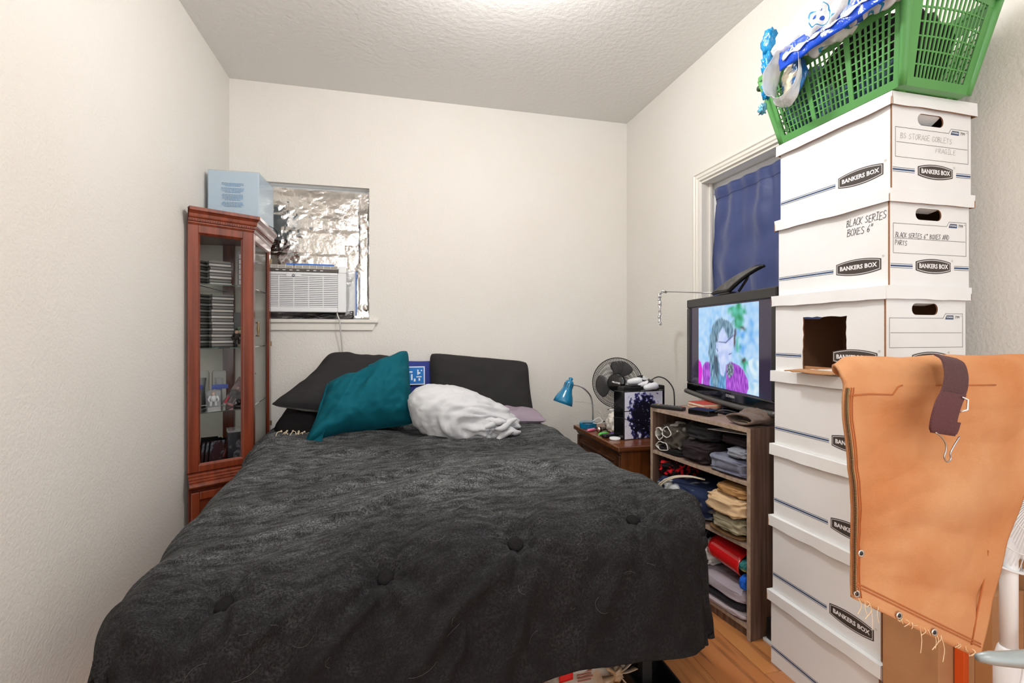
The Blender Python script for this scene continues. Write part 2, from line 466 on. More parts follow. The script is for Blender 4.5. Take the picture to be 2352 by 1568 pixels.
# leg tray
ty = thing('leg_tray', 'black plastic tray on the floor under the bed leg', 'tray', (.835, 1.45, 0))
MB().box(-.075, .075, -.075, .075, 0.0005, .012).build('base', dark_pl, ty, bevel=.003)
for a in ((-.075, .075, -.075, -.066), (-.075, .075, .066, .075), (-.075, -.066, -.066, .066), (.066, .075, -.066, .066)):
    MB().box(a[0], a[1], a[2], a[3], .012, .075).build('wall', dark_pl, ty, bevel=.003)

# comforter ------------------------------------------------------------
BTN = [(-.431, 1.412), (-.029, 1.36), (.352, 1.362), (.748, 1.388)]      # flat (s,t) positions, solved on the drape below
r_ = .135
CRS = [([(-.49, 1.944), (-.242, 1.99), (.183, 2.15), (.75, 2.527)], .011, .020), ([(-.396, 1.715), (-.088, 1.75), (.16, 1.91), (.408, 2.195)], .011, .022), ([(.124, 2.607), (.455, 2.607), (.762, 2.413), (.856, 2.161)], .010, .022),
 ([(-.254, 1.521), (-.041, 1.647), (.254, 1.807), (.585, 1.932), (.679, 1.692), (.903, 1.578)], .014, .035), ([(.16, 1.372), (.207, 1.532), (.348, 1.738)], .007, .014), ([(-.549, 2.504), (-.218, 2.504), (.089, 2.344), (.325, 2.378)], .009, .018), ([(-.502, 2.173), (-.301, 2.184), (-.006, 2.138)], .008, .016),
 ([(-.218, 1.144), (-.124, 1.235), (-.053, 1.281), (-.006, 1.327)], .012, .016), ([(.018, 1.075), (.112, 1.178), (.242, 1.258), (.325, 1.315)], .014, .018), ([(.266, .995), (.337, 1.144), (.36, 1.269)], .012, .020), ([(-.36, 1.247), (-.289, 1.304), (-.207, 1.349)], .010, .014), ([(.49, 1.018), (.596, 1.132), (.679, 1.304)], .014, .030),
 ([(-.632, 1.407), (-.549, 1.327), (-.502, 1.224)], .014, .022), ([(.75, 1.338), (.785, 1.212), (.821, 1.052)], .014, .024), ([(.903, 1.464), (.963, 1.384), (.927, 1.269)], .016, .020), ([(.112, 1.052), (.16, 1.121), (.183, 1.189)], .010, .014)]
def seg_d(px, py, pl):
    best = 9.0; tb = 0; n_ = len(pl) - 1
    for k in range(n_):
        ax, ay = pl[k]; bx, by = pl[k + 1]; dx, dy = bx - ax, by - ay
        t = min(1, max(0, ((px - ax) * dx + (py - ay) * dy) / (dx * dx + dy * dy)))
        d = math.hypot(px - ax - t * dx, py - ay - t * dy)
        if d < best: best = d; tb = (k + t) / n_
    return best, tb
def drape(s, yy):
    """s: flat coordinate across, yy: flat coordinate along (decreasing to the foot)"""
    ox = s - bx1 if s > bx1 else (s - bx0 if s < bx0 else 0.0)
    oy = yy - byf if yy < byf else 0.0
    e = min((abs(ox) ** 3 + abs(oy) ** 3) ** (1 / 3.0), .45)
    x = min(max(s, bx0), bx1); y = max(yy, byf)
    # top level
    zt = .618 + .03 * sstep(2.6, 1.5, y) * sstep(.1, .8, x) - .085 * sstep(.25, -.65, x) * sstep(2.95, 1.45, y) + .03 * sstep(2.6, 3.1, y) * sstep(.3, -.5, x)
    zt += .020 * math.exp(-((x - .35) / .28) ** 2 - ((y - 2.05) / .22) ** 2) + .014 * math.exp(-((x - .75) / .2) ** 2 - ((y - 1.75) / .25) ** 2)
    zt -= .03 * sstep(2.75, 3.0, y) * math.exp(-((x - .15) / .4) ** 2)
    out = 0.0; dn = 0.0; dx = dy = 0.0
    if e > 1e-6:
        h = math.hypot(ox, oy); dx, dy = ox / h, oy / h
        thm = lerp(R(76), R(90), abs(dx)); r_ = lerp(.14, .112 if dx > 0 else .125, abs(dx))
        th = min(e / r_, thm)
        out = r_ * math.sin(th) + max(0, e - r_ * thm) * math.cos(thm)
        dn = r_ * (1 - math.cos(th)) + max(0, e - r_ * thm) * math.sin(thm)
        sk = sstep(.06, .32, e)
        # hanging folds
        al = s * abs(dy) + yy * abs(dx)
        f = math.sin(al * 19 + 1.3 * math.sin(al * 7) + 2.0 * dx) * .5 + math.sin(al * 9.3 + 1.1) * .6
        out += sk * lerp(.020, .012, abs(dx)) * f
        out *= 1 - .22 * abs(2 * dx * dy)
    return Vector((x + dx * out, y + dy * out, zt - dn))
NS, NT = 250, 250
SL, SR, Y0, Y1 = bx0 - .47, bx1 + .44, 3.27, byf - .455
P = {}
pts = []
btn_out = []
for j in range(NT):
    yy = lerp(Y0, Y1, j / (NT - 1))
    for i in range(NS):
        s_ = lerp(SL, SR, i / (NS - 1))
        # gentle shear: the cover was dragged towards the left foot corner
        p = drape(s_, yy - .03 * sstep(.4, -.5, s_) * sstep(2.2, 1.5, yy))
        pts.append(p)
A = np.array([tuple(p) for p in pts]).reshape(NT, NS, 3)
du = np.gradient(A, axis=1); dv = np.gradient(A, axis=0)
N = np.cross(dv, du); N /= np.linalg.norm(N, axis=2, keepdims=True) + 1e-9
N *= np.where(N[..., 2:3] < -0.3, -1, 1)
D = np.zeros((NT, NS))
for j in range(NT):
    yy = lerp(Y0, Y1, j / (NT - 1))
    for i in range(NS):
        s_ = lerp(SL, SR, i / (NS - 1))
        q = (s_ * .75 + yy * .30, yy * 1.9 - s_ * .75, 0)                    # stretched: creases run diagonally
        d = .010 * ridge(q, 1.9, 3.1) * sstep(1.2, 1.9, yy) + .006 * nz(q, 4.5, 9) * sstep(1.25, 1.7, yy)
        q2 = (s_ * 1.9 - yy * .6, yy * .55 + s_ * .2, .4)                     # foot: creases run down
        ft = sstep(1.75, 1.3, yy)
        d += ft * (.012 * ridge(q2, 2.3, 5.2) + .006 * nz(q2, 5.5, 2))
        d += .012 * nz((s_, yy, 0), 2.2, 1.7) + .0025 * nz((s_, yy, 0), 16, 4)
        q3 = (s_ * .5, yy * 2.6 - s_ * .35, 0)
        d += sstep(2.3, 2.9, yy) * .010 * ridge(q3, 2.6, 8)
        for pl, am, wd_ in CRS:
            if min(q_[0] for q_ in pl) - .08 < s_ < max(q_[0] for q_ in pl) + .08 and min(q_[1] for q_ in pl) - .08 < yy < max(q_[1] for q_ in pl) + .08:
                ds, tt_ = seg_d(s_ + .012 * nz((s_, yy, 0), 9, 3), yy + .012 * nz((s_, yy, 2), 9, 5), pl)
                if ds < .09: d += am * math.sin(math.pi * min(.94, max(.06, tt_))) ** .6 * (math.exp(-ds / wd_) - .35 * math.exp(-((ds - 2.2 * wd_) / wd_) ** 2))
        for k, (bs, bt) in enumerate(BTN):
            rr = math.hypot(s_ - bs, yy - bt)
            if rr < .3:
                an = math.atan2(yy - bt, s_ - bs)
                d -= .022 * math.exp(-(rr / .05) ** 2) + .008 * math.exp(-(rr / .12) ** 2)
                d += .0055 * math.cos(7 * an + k) * math.exp(-((rr - .085) / .06) ** 2)
        D[j, i] = d * 1.7
A2 = A + N * D[..., None]
def lint_mat():
    m = mat('comforter_black', rgb(36, 34, 35), .85, spec=.12, bump2=(300, .3, 2))
    nt = m.node_tree; b = nt.nodes['Principled BSDF']
    tc = nt.nodes.new('ShaderNodeTexCoord')
    def nse(scale, detail, st, rot=(0, 0, 0)):
        mp = nt.nodes.new('ShaderNodeMapping'); mp.inputs['Scale'].default_value = st; mp.inputs['Rotation'].default_value = rot
        nt.links.new(tc.outputs['Object'], mp.inputs[0])
        n = nt.nodes.new('ShaderNodeTexNoise'); n.inputs['Scale'].default_value = scale; n.inputs['Detail'].default_value = detail
        nt.links.new(mp.outputs[0], n.inputs['Vector']); return n.outputs['Fac']
    def ramp(f, lo, hi):
        r = nt.nodes.new('ShaderNodeMapRange'); r.inputs[1].default_value = lo; r.inputs[2].default_value = hi; r.clamp = True
        nt.links.new(f, r.inputs[0]); return r.outputs[0]
    def math_(op, a, b2):
        n = nt.nodes.new('ShaderNodeMath'); n.operation = op
        for k, v in enumerate((a, b2)):
            if isinstance(v, float): n.inputs[k].default_value = v
            else: nt.links.new(v, n.inputs[k])
        return n.outputs[0]
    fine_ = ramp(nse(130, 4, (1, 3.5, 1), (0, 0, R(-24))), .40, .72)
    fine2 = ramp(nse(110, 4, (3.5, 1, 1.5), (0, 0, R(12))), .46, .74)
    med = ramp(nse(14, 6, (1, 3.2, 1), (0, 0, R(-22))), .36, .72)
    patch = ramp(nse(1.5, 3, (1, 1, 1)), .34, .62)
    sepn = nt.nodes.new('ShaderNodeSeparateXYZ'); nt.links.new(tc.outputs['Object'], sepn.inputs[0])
    # real lint, plus grazing light painted in: paler bed top, darker hanging foot
    top_sheen = ramp(sepn.outputs[1], -.95, -.35)
    cov = math_('ADD', math_('MULTIPLY', math_('ADD', math_('MULTIPLY', patch, .6), .4), top_sheen), .06)
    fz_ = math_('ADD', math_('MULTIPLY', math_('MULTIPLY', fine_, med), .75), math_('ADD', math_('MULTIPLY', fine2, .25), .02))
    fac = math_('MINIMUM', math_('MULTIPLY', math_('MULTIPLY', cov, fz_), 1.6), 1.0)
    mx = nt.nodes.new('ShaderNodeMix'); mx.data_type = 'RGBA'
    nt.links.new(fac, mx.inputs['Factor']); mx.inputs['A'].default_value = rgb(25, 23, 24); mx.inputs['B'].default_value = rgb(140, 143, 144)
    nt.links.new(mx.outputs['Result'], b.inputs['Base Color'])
    return m
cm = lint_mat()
mb = MB()
mb.V = [Vector(v) for v in A2.reshape(-1, 3)]
mb.F = [[j * NS + i, (j + 1) * NS + i, (j + 1) * NS + i + 1, j * NS + i + 1] for j in range(NT - 1) for i in range(NS - 1)]
mb.M = [0] * len(mb.F)
duv = thing('comforter', 'black tufted comforter covered in lint spread over the bed', 'comforter', (.15, 2.2, .6))
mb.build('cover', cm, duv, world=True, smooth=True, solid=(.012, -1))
for bs, bt in BTN:
    i = int(round((bs - SL) / (SR - SL) * (NS - 1))); j = int(round((bt - Y0) / (Y1 - Y0) * (NT - 1)))
    n = Vector(N[j, i]); p = Vector(A2[j, i])
    T = Matrix.Translation(p + n * .006) @ n.to_track_quat('Z', 'Y').to_matrix().to_4x4()
    MB().lathe([(.020, 0), (.0235, .005), (.0215, .0105), (.014, .0145), (.001, .0165)], 24, T, caps=False).build('tuft_button', mat('button_black', rgb(30, 28, 29), .9, spec=.1, bump=(300, .4)), duv, world=True, smooth=True)
# loose hairs lying on the comforter (real fibres)
hr = random.Random(11); mb = MB()
for k in range(150):
    i = hr.randrange(12, NS - 12); j = hr.randrange(60, NT - 12)
    L = hr.choice((2.5, 4, 5, 8)); an = hr.uniform(0, 6.28); cv = hr.uniform(-.5, .5); pp = []; fi, fj = float(i), float(j)
    for q in range(7):
        fi = min(max(fi, 0), NS - 2.01); fj = min(max(fj, 0), NT - 2.01); ii = int(fi); jj = int(fj); fa, fb = fi - ii, fj - jj
        pp.append(Vector((A2[jj, ii] * (1 - fa) + A2[jj, ii + 1] * fa) * (1 - fb) + (A2[jj + 1, ii] * (1 - fa) + A2[jj + 1, ii + 1] * fa) * fb) + Vector(N[jj, ii]) * .0012)
        fi += math.cos(an) * L / 7; fj += math.sin(an) * L / 7; an += cv
    pp = [p for q, p in enumerate(pp) if q == 0 or (p - pp[q - 1]).length > 1e-5]
    if len(pp) > 2: mb.tube(smooth_path(pp, 12), .00016, 3, cap=False)
o = mb.build('lint_hair', mat('lint', rgb(130, 128, 126), .8), duv, world=True); o['kind'] = 'stuff'

# ------------------------------------------------------------------ pillows
def pillow(name, label, corners, th, mats, seed, wr=.010, pinch=.05, pw_=3.0, n=44, extra=None, sag=0.0):
    """corners: TL, TR, BR, BL (world, seen from the camera).  Front = towards camera, back = second material."""
    TL, TR, BR, BL = [Vector(c) for c in corners]
    c0 = (TL + TR + BR + BL) / 4
    nrm = (TR - TL + BR - BL).cross(BL - TL + BR - TR).normalized()
    if nrm.y > 0: nrm = -nrm
    t = thing(name, label, 'pillow', (c0.x, c0.y, min(BL.z, BR.z)))
    def surf(side):
        def fn(u, v):
            uu = 2 * u - 1; vv = 2 * v - 1
            pu = uu * (1 - pinch * (1 - vv * vv) * abs(uu) ** 3); pv = vv * (1 - pinch * (1 - uu * uu) * abs(vv) ** 3)
            rc_ = 1 - .055 * abs(uu) ** 7 * abs(vv) ** 7; pu *= rc_; pv *= rc_
            a = (pu + 1) / 2; b_ = (pv + 1) / 2
            p = TL * (1 - a) * (1 - b_) + TR * a * (1 - b_) + BR * a * b_ + BL * (1 - a) * b_
            f = max(0, 1 - abs(uu) ** pw_) ** .55 * max(0, 1 - abs(vv) ** pw_) ** .55
            edge = max(abs(uu), abs(vv))
            h = th / 2 * f
            if side > 0: h *= 1.1
            q = (u * 2, v * 2, seed * 3.1)
            wk = wr * (fbm(q, 1.6, seed, 3) + .6 * ridge((u * 3 + v, v * 1.2 - u * .4, 0), 1.5, seed + 3) - .3) * min(1, f * 1.6)
            radial = wr * .5 * math.sin(14 * math.atan2(vv, uu) + seed) * sstep(.55, .95, edge) * f
            p = p + nrm * side * (h + wk + radial)
            if extra: p = extra(p, u, v, side, nrm)
            return p
        return fn
    mb = MB(); mb.grid(surf(1), n, n); 
    k = len(mb.F)
    mb.grid(surf(-1), n, n, mi=1)
    for q in range(k, len(mb.F)): mb.F[q] = mb.F[q][::-1]
    o = mb.build('cover', mats, t, world=True, smooth=True)
    # seam piping along the edge
    path = []
    f = surf(1)
    for a in [i / 20 for i in range(20)]: path.append(f(a, 0))
    for a in [i / 20 for i in range(20)]: path.append(f(1, a))
    for a in [i / 20 for i in range(20)]: path.append(f(1 - a, 1))
    for a in [i / 20 for i in range(20)]: path.append(f(0, 1 - a))
    MB().tube(path, .0022, 5, closed=True).build('seam', mats[0], t, world=True, smooth=True)
    return t
blk_f = mat('pillow_black', rgb(46, 44, 45), .85, spec=.2, bump=(420, .2), bump2=(9, .5, 4))
gry_f = mat('pillow_grey_back', rgb(186, 178, 174), .85, bump=(420, .2))
navy_f = mat('pillow_navy', rgb(30, 48, 130), .75, bump=(300, .15))
teal_f = mat('pillow_teal', rgb(8, 88, 102), .8, spec=.15, bump=(9, .35, 4), bump2=(420, .2))
mauve_f = mat('pillow_mauve', rgb(158, 142, 156), .8, bump=(12, .4, 4))
pillow('pillow', 'black pillow leaning on the back wall to the right of the navy pillow', [(.235, 3.36, 1.082), (.955, 3.38, 1.005), (.955, 3.21, .618), (.225, 3.19, .628)], .17, [blk_f, gry_f], 2, .008, .035, 5)
def curl(p, u, v, side, n):
    return p + Vector((0, 0, -.035 * math.sin(math.pi * v) * (1 - u) ** 2))
pillow('pillow', 'black pillow with grey underside slanting towards the curio cabinet', [(-.415, 3.37, 1.085), (.10, 3.38, 1.03), (-.02, 2.98, .68), (-.715, 3.03, .795)], .17, [blk_f, gry_f], 5, .012, .05, 4, extra=curl)
nv = pillow('pillow', 'navy pillow with blue square print wedged between two black pillows', [(-.03, 3.41, 1.03), (.32, 3.41, 1.02), (.34, 3.36, .64), (-.05, 3.36, .64)], .12, [navy_f, navy_f], 8, .006)
T = basis((.142, 3.318, .925), (1, .0, 0), (0, .12, 1))
prb = mat('print_blue', rgb(26, 118, 200), .7)
mb = MB(); mb.box(-.062, .062, -.062, .062, 0, .002, 0, T); mb.build('print_border', ink_wh, nv, world=True)
mb = MB(); mb.box(-.055, .055, -.055, .055, .0015, .003, 0, T); mb.build('print_square', prb, nv, world=True)
mb = MB()
for a in ((-.04, -.02, .02, .03), (-.03, -.02, -.03, .01), (.012, .02, .005, .04), (.02, .032, .012, .022), (.036, .044, .03, .038), (-.012, .0, -.04, -.02), (.02, .03, -.035, -.018), (.005, .04, -.012, -.005)):
    mb.box(a[0], a[1], a[2], a[3], .0028, .004, 0, T)
mb.build('print_marks', ink_wh, nv, world=True)
def tealx(p, u, v, side, n):
    k = sstep(.35, 0, u) * sstep(.45, 1, v)
    p = p + Vector((-.02 * k, -.05 * k, -.012 * k)) + n * (side * -.02 * k)
    p += Vector((0, 0, .028 * math.sin(math.pi * min(1, u * 1.15)) * (1 - v) * (-1 if u < .5 else -.6)))
    return p
tp = pillow('pillow', 'teal pillow standing on edge in the middle of the bed', [(-.385, 3.07, .925), (.09, 3.10, 1.115), (.125, 2.93, .665), (-.455, 2.82, .622)], .32, [teal_f, teal_f], 12, .030, .05, 3.0, n=70, extra=tealx)
hs = [Vector((lerp(-.300, -.345, k / 14), 2.90 - .02 * math.sin(k / 14 * 3.1), lerp(.885, .66, k / 14))) for k in range(15)]
def tealhem(u, v):     # turned-up open end of the pillowcase along its left side
    b_ = Vector((-.385, 3.05, .915)).lerp(Vector((-.462, 2.80, .612)), v)
    o_ = Vector((.075, -.055 - .05 * math.sin(v * 3.14), -.012))
    q_ = b_ + o_ * u + Vector((-.012 * math.sin(u * 6.28), -.018 * math.sin(u * 3.14 + v * 7), .006 * math.sin(v * 19)))
    return q_
MB().grid(tealhem, 16, 30).build('open_hem', teal_f, tp, world=True, smooth=True, solid=(.0025, 0))
# white crumpled cover over a pillow
def whitex(u, v):
    a = u * 2 * math.pi; b_ = (v - .5) * math.pi
    cx, cz = math.cos(a) * math.cos(b_), math.sin(b_)
    cy = math.sin(a) * math.cos(b_)
    sg = lambda t, e: math.copysign(abs(t) ** e, t)
    d = Vector((sg(cx, .85), sg(cy, .9), sg(cz, .8)))
    p = Vector((d.x * .305, d.y * .20, d.z * .165))
    # egg outline: high on the left, tapering down to the right
    t = (p.x + .305) / .61
    p.z *= lerp(1.05, .72, sstep(.35, 1, t)); p.x += p.z * -.25
    p.z += lerp(.012, -.05, t)
    q = (d.x * 1.3, d.y * 1.3, d.z * 1.3)
    ps = math.atan2(d.z + .25, d.x - .35); rh = math.hypot(d.x - .35, d.z + .25)
    sw = ridge((math.cos(ps) * .55 + rh * .2, math.sin(ps) * .55, rh * 3.2), 1.3, 6.1) * .024 + ridge((math.cos(ps) * .9, math.sin(ps) * .9, rh * 6), 1.4, 2.7) * .012
    am = lerp(.45, 1.5, sstep(.35, .8, t) * sstep(.25, -.25, d.z))
    p += d.normalized() * (sw * (.6 + .5 * am) + .010 * am * ridge(q, 2.0, 3.3) + .010 * am * nz(q, 4, 1) + .008 * am * ridge(q, 6, 5) + .010 * nz(q, 1.3, 8) - .02)
    p.z = max(p.z, -.155 + .01 * nz(q, 6, 2))
    return Vector((.392, 2.81, .748)) + p
wp = thing('crumpled_sheet', 'white crumpled sheet bundled in front of the right black pillow', 'bed sheet', (.385, 2.83, .61))
white_f = mat('white_cotton', rgb(206, 206, 208), .85, spec=.2, bump=(12, .6, 5))
MB().grid(whitex, 110, 64, cu=True).build('bundle', white_f, wp, world=True, smooth=True)
fr = random.Random(3)
for k in range(7):     # loose twisted folds at the lower right of the bundle
    c = Vector((.467 + fr.uniform(0, .18), 2.625 + fr.uniform(-.01, .03), .618 + fr.uniform(0, .10)))
    an = fr.uniform(-.6, .9)
    pth = smooth_path([c + Vector((q * .045 * math.cos(an), .012 * math.sin(q * 2 + k), q * .045 * math.sin(an) + .012 * math.sin(q * 1.7 + k))) for q in range(-1, 3)], 10)
    MB().tube(pth, [.004 + .016 * math.sin(math.pi * (i + .5) / 11) for i in range(11)], 8).build('fold', white_f, wp, world=True, smooth=True)
pillow('pillow', 'mauve grey pillow lying flat under the right black pillow', [(.45, 3.30, .70), (.985, 3.28, .665), (.965, 2.95, .645), (.50, 2.96, .66)], .09, [mauve_f, mauve_f], 15, .01)

# throw with tassels at the head on the left
th = thing('throw_blanket', 'black throw with cream knotted tassels at the left head of bed', 'blanket', (-.6, 3.2, .62))
def thr(u, v):
    x = lerp(-.735, -.15, u); y = lerp(3.40, 2.93, v)
    z = .745 + .02 * math.sin(u * 6) - .045 * v - .28 * sstep(.22, 0, u) ** 1.5 - .06 * sstep(.8, 1, v)
    return Vector((x - .01, y, z + .012 * nz((x, y, 0), 6, 3)))
MB().grid(thr, 40, 24).build('cloth', mat('throw_black', rgb(20, 18, 19), .9, spec=.1, bump=(80, .3)), th, world=True, smooth=True, solid=(.012, 0))
tr = random.Random(8); tas = mat('tassel_cream', rgb(198, 182, 156), .85, bump=(200, .4))
for k in range(11):
    u = .17 + k * .052; b_ = thr(u, 1) + Vector((0, -.004, .004)); mb = MB()
    for q in range(3):
        e = b_ + Vector((tr.uniform(-.03, .02), -tr.uniform(.02, .045), -.018 - tr.uniform(0, .018)))
        mb.tube(smooth_path([b_, (b_ + e) / 2 + Vector((tr.uniform(-.01, .01), -.004, .010)), e], 6), .0028, 5)
    mb.sphere(b_ + Vector((0, -.003, .002)), .006, 8, 6)
    mb.build('tassel', tas, th, world=True, smooth=True)

# grocery bags under the bed
def blob(c, rad, seed, amp, su=40, sv=26, sq=.8, flo=None):
    c = Vector(c)
    def fn(u, v):
        a = u * 2 * math.pi; b_ = (v - .5) * math.pi
        sg = lambda t: math.copysign(abs(t) ** sq, t)
        d = Vector((sg(math.cos(a)) * abs(math.cos(b_)) ** sq, sg(math.sin(a)) * abs(math.cos(b_)) ** sq, sg(math.sin(b_))))
        q = (d.x * 1.2, d.y * 1.2, d.z * 1.2)
        p = Vector((d.x * rad[0], d.y * rad[1], d.z * rad[2]))
        p += d.normalized() * amp * (ridge(q, 2.2, seed) + .6 * nz(q, 4.5, seed + 2) + .3 * nz(q, 10, seed + 4) - .5)
        p = p + c
        if flo is not None: p.z = max(p.z, flo)
        return p
    return MB().grid(fn, su, sv, cu=True)
bag_m = mat('grey_film', rgb(176, 164, 150), .25, var=(9, rgb(176, 140, 104), .5, .62), alpha=.9, bump=(20, .6, 4))
bag_w = mat('clear_film', rgb(205, 200, 196), .2, alpha=.85, bump=(20, .6, 4))
gb = thing('grocery_bag', 'knotted grey plastic grocery bag with tan print under the bed foot', 'plastic bag', (.63, 1.56, 0))
blob((.63, 1.56, .075), (.155, .09, .072), 4, .02, flo=.001).build('bag', bag_m, gb, world=True, smooth=True)
blob((.715, 1.455, .088), (.022, .02, .020), 7, .008, 20, 14).build('knot', bag_m, gb, world=True, smooth=True)
for k, (ex, ez) in enumerate(((.052, .050), (.060, .018), (.030, -.035), (-.045, .040), (-.055, -.005))):
    c_ = Vector((.715, 1.452, .088)); e_ = c_ + Vector((ex, -.012, ez))
    MB().ribbon(smooth_path([c_, c_.lerp(e_, .5) + Vector((0, -.010, .004)), e_], 8), (ez, .2, -ex), [.006 + .022 * q / 8 for q in range(9)], .003).build('tie_end', bag_m, gb, world=True, smooth=True)
MB().grid(lambda u, v: Vector((.52 + .045 * u, 1.472 - .008 * u, .075 + .045 * v + .012 * u)), 6, 6).build('red_print', mat('red_print', rgb(205, 30, 30), .4), gb, world=True, smooth=True, solid=(.001, 0))
mb = MB(); Tg = basis((.61, 1.466, .098), (1, -.1, .1), (0, .1, 1))
for k in range(5):
    mb.box(-.03, -.03 + .05 + .008 * math.sin(k * 3), .014 - k * .009, .018 - k * .009, 0, .001, 0, Tg)
mb.build('print_lines', mat('brown_print', rgb(140, 70, 50), .6), gb, world=True)
gc = blob((.42, 1.60, .055), (.075, .08, .052), 9, .018, flo=.001).build('grocery_bag', bag_w, smooth=True)
tag(gc, 'small clear crumpled plastic bag left of the knotted bag under bed', 'plastic bag')

# ================================================================== CURIO CABINET
CA, CB, CC, CD = Vector((-1.012, 2.742)), Vector((-.752, 2.905)), Vector((-.772, 3.372)), Vector((-1.012, 3.372))
cab = thing('curio_cabinet', 'cherry wood corner curio cabinet with glass panels left of the window', 'cabinet', (-.9, 3.1, 0))
def seg_T(Pa, Pb, z=0):
    d = (Pb - Pa).normalized()
    return basis((Pa.x, Pa.y, z), (d.x, d.y, 0), (0, 0, 1)), (Pb - Pa).length    # local: x along, y up, z outwards (to camera side)
def mould(polyline, prof, name, m, parent, closed_back=True):
    P2 = polyline; n = len(P2); rows = []
    for o, z in prof:
        row = []
        for i in range(n):
            nn = []
            if i > 0: d = (P2[i] - P2[i - 1]).normalized(); nn.append(Vector((d.y, -d.x)))
            if i < n - 1: d = (P2[i + 1] - P2[i]).normalized(); nn.append(Vector((d.y, -d.x)))
            if len(nn) == 2:
                b_ = (nn[0] + nn[1]).normalized(); off = b_ * (o / max(.3, b_.dot(nn[0])))
            else: off = nn[0] * o
            q = P2[i] + off
            row.append(Vector((max(q.x, XL + .003), min(q.y, YB - .004), z)))
        rows.append(row)
    mb = MB(); k = len(rows)
    vs = [v for r in rows for v in r]
    fs = [[i * n + j, i * n + j + 1, (i + 1) * n + j + 1, (i + 1) * n + j] for i in range(k - 1) for j in range(n - 1)]
    mb.add(vs, fs)
    return mb.build(name, m, parent, world=True)
line = [CA, CB, CC]
ZB, ZT = .50, 1.775
# plinth / base cabinet
mb = MB(); mb.extr([(p.x, p.y, 0) for p in (CA, CB, CC, CD)], (0, 0, .425)); mb.build('base', cherry_d, cab, world=True, bevel=.003)
T1, L1 = seg_T(CA, CB); T2, L2 = seg_T(CB, CC)
for T, L in ((T1, L1), (T2, L2)):
    fr_ = MB()
    for a in ((.012, .05, .06, .40), (L - .05, L - .012, .06, .40), (.05, L - .05, .06, .10), (.05, L - .05, .36, .40)):
        fr_.box(a[0], a[1], a[2], a[3], .0005, .012, 0, T)
    fr_.build('base_panel_frame', cherry, cab, world=True, bevel=.004)
mould(line, [(-.01, .425), (.030, .427), (.034, .435), (.030, .445), (.022, .449), (.022, .458), (.016, .462), (.016, .470), (.008, .476), (.008, .486), (.0, .492), (-.02, .50)], 'waist_moulding', cherry, cab)
mb = MB(); mb.extr([(p.x, p.y, .49) for p in (CA, CB, CC, CD)], (0, 0, .008)); mb.build('cabinet_floor', cherry_d, cab, world=True)
# crown
mould(line, [(-.02, 1.765), (.002, 1.767), (.006, 1.775), (.006, 1.781), (.013, 1.785), (.013, 1.797), (.018, 1.801), (.020, 1.806), (.022, 1.82), (.032, 1.831), (.037, 1.834), (.037, 1.851), (-.02, 1.851)], 'crown_moulding', cherry, cab)
mb = MB(); mb.extr([(p.x, p.y, 1.765) for p in (CA, CB, CC, CD)], (0, 0, .083)); mb.build('cabinet_top', cherry_d, cab, world=True)
mb = MB()
for T, L in ((T1, L1), (T2, L2)):
    n = int(L / .011)
    for k in range(n):
        mb.sphere(T @ Vector((.006 + k * L / n, 1.791, .0135)), (.0042, .0042, .0042), 6, 4)
mb.build('carved_band', cherry, cab, world=True, smooth=True)
# face 1 (fixed panel): stiles, rails, bead, glass
def face(T, L, sl, sr, nm):
    for a, b_ in ((0, sl), (L - sr, L)):
        MB().box(a, b_, ZB, ZT - .008, -.022, 0, 0, T).build('stile', cherry, cab, world=True, bevel=.003)
    MB().box(sl, L - sr, ZB, ZB + .034, -.022, 0, 0, T).build('rail', cherry, cab, world=True, bevel=.003)
    MB().box(sl, L - sr, ZT - .048, ZT - .008, -.022, 0, 0, T).build('rail', cherry, cab, world=True, bevel=.003)
    mb = MB(); b_ = .009
    x0, x1, z0, z1 = sl, L - sr, ZB + .034, ZT - .048
    for q in ([(x0, z0), (x1, z0), (x1 - b_, z0 + b_), (x0 + b_, z0 + b_)], [(x1, z0), (x1, z1), (x1 - b_, z1 - b_), (x1 - b_, z0 + b_)], [(x1, z1), (x0, z1), (x0 + b_, z1 - b_), (x1 - b_, z1 - b_)], [(x0, z1), (x0, z0), (x0 + b_, z0 + b_), (x0 + b_, z1 - b_)]):
        mb.face([T @ Vector((q[0][0], q[0][1], -.001)), T @ Vector((q[1][0], q[1][1], -.001)), T @ Vector((q[2][0], q[2][1], -.010)), T @ Vector((q[3][0], q[3][1], -.010))])
    mb.build('glass_bead', cherry, cab, world=True)
    MB().box(x0 - .004, x1 + .004, z0 - .004, z1 + .004, -.0145, -.011, 0, T).build('pane', glass, cab, world=True)
face(T1, L1, .047, .052, 'front')
face(T2, L2, .040, .048, 'door')
# back: corner post and mirrors
MB().box(CD.x + .002, CD.x + .035, CD.y - .035, CD.y, ZB, ZT - .01).build('back_post', cherry_d, cab, world=True, bevel=.002)
MB().box(CD.x, CD.x + .004, CA.y + .03, CD.y - .035, ZB, ZT - .01).build('back_mirror', mirror, cab, world=True)
MB().box(CD.x + .035, CC.x - .02, CD.y - .004, CD.y, ZB, ZT - .01).build('back_panel', mat('cream_back', rgb(222, 218, 208), .6), cab, world=True)
shelf_poly = [CA + Vector((.012, .035)), CB + Vector((-.028, .012)), CC + Vector((-.03, -.01)), CD + Vector((.008, -.012))]
SHZ = [.80, 1.136, 1.473]
for z in SHZ:
    mb = MB(); mb.extr([(p.x, p.y, z - .006) for p in shelf_poly], (0, 0, .006)); mb.build('glass_shelf', glass_sh, cab, world=True)
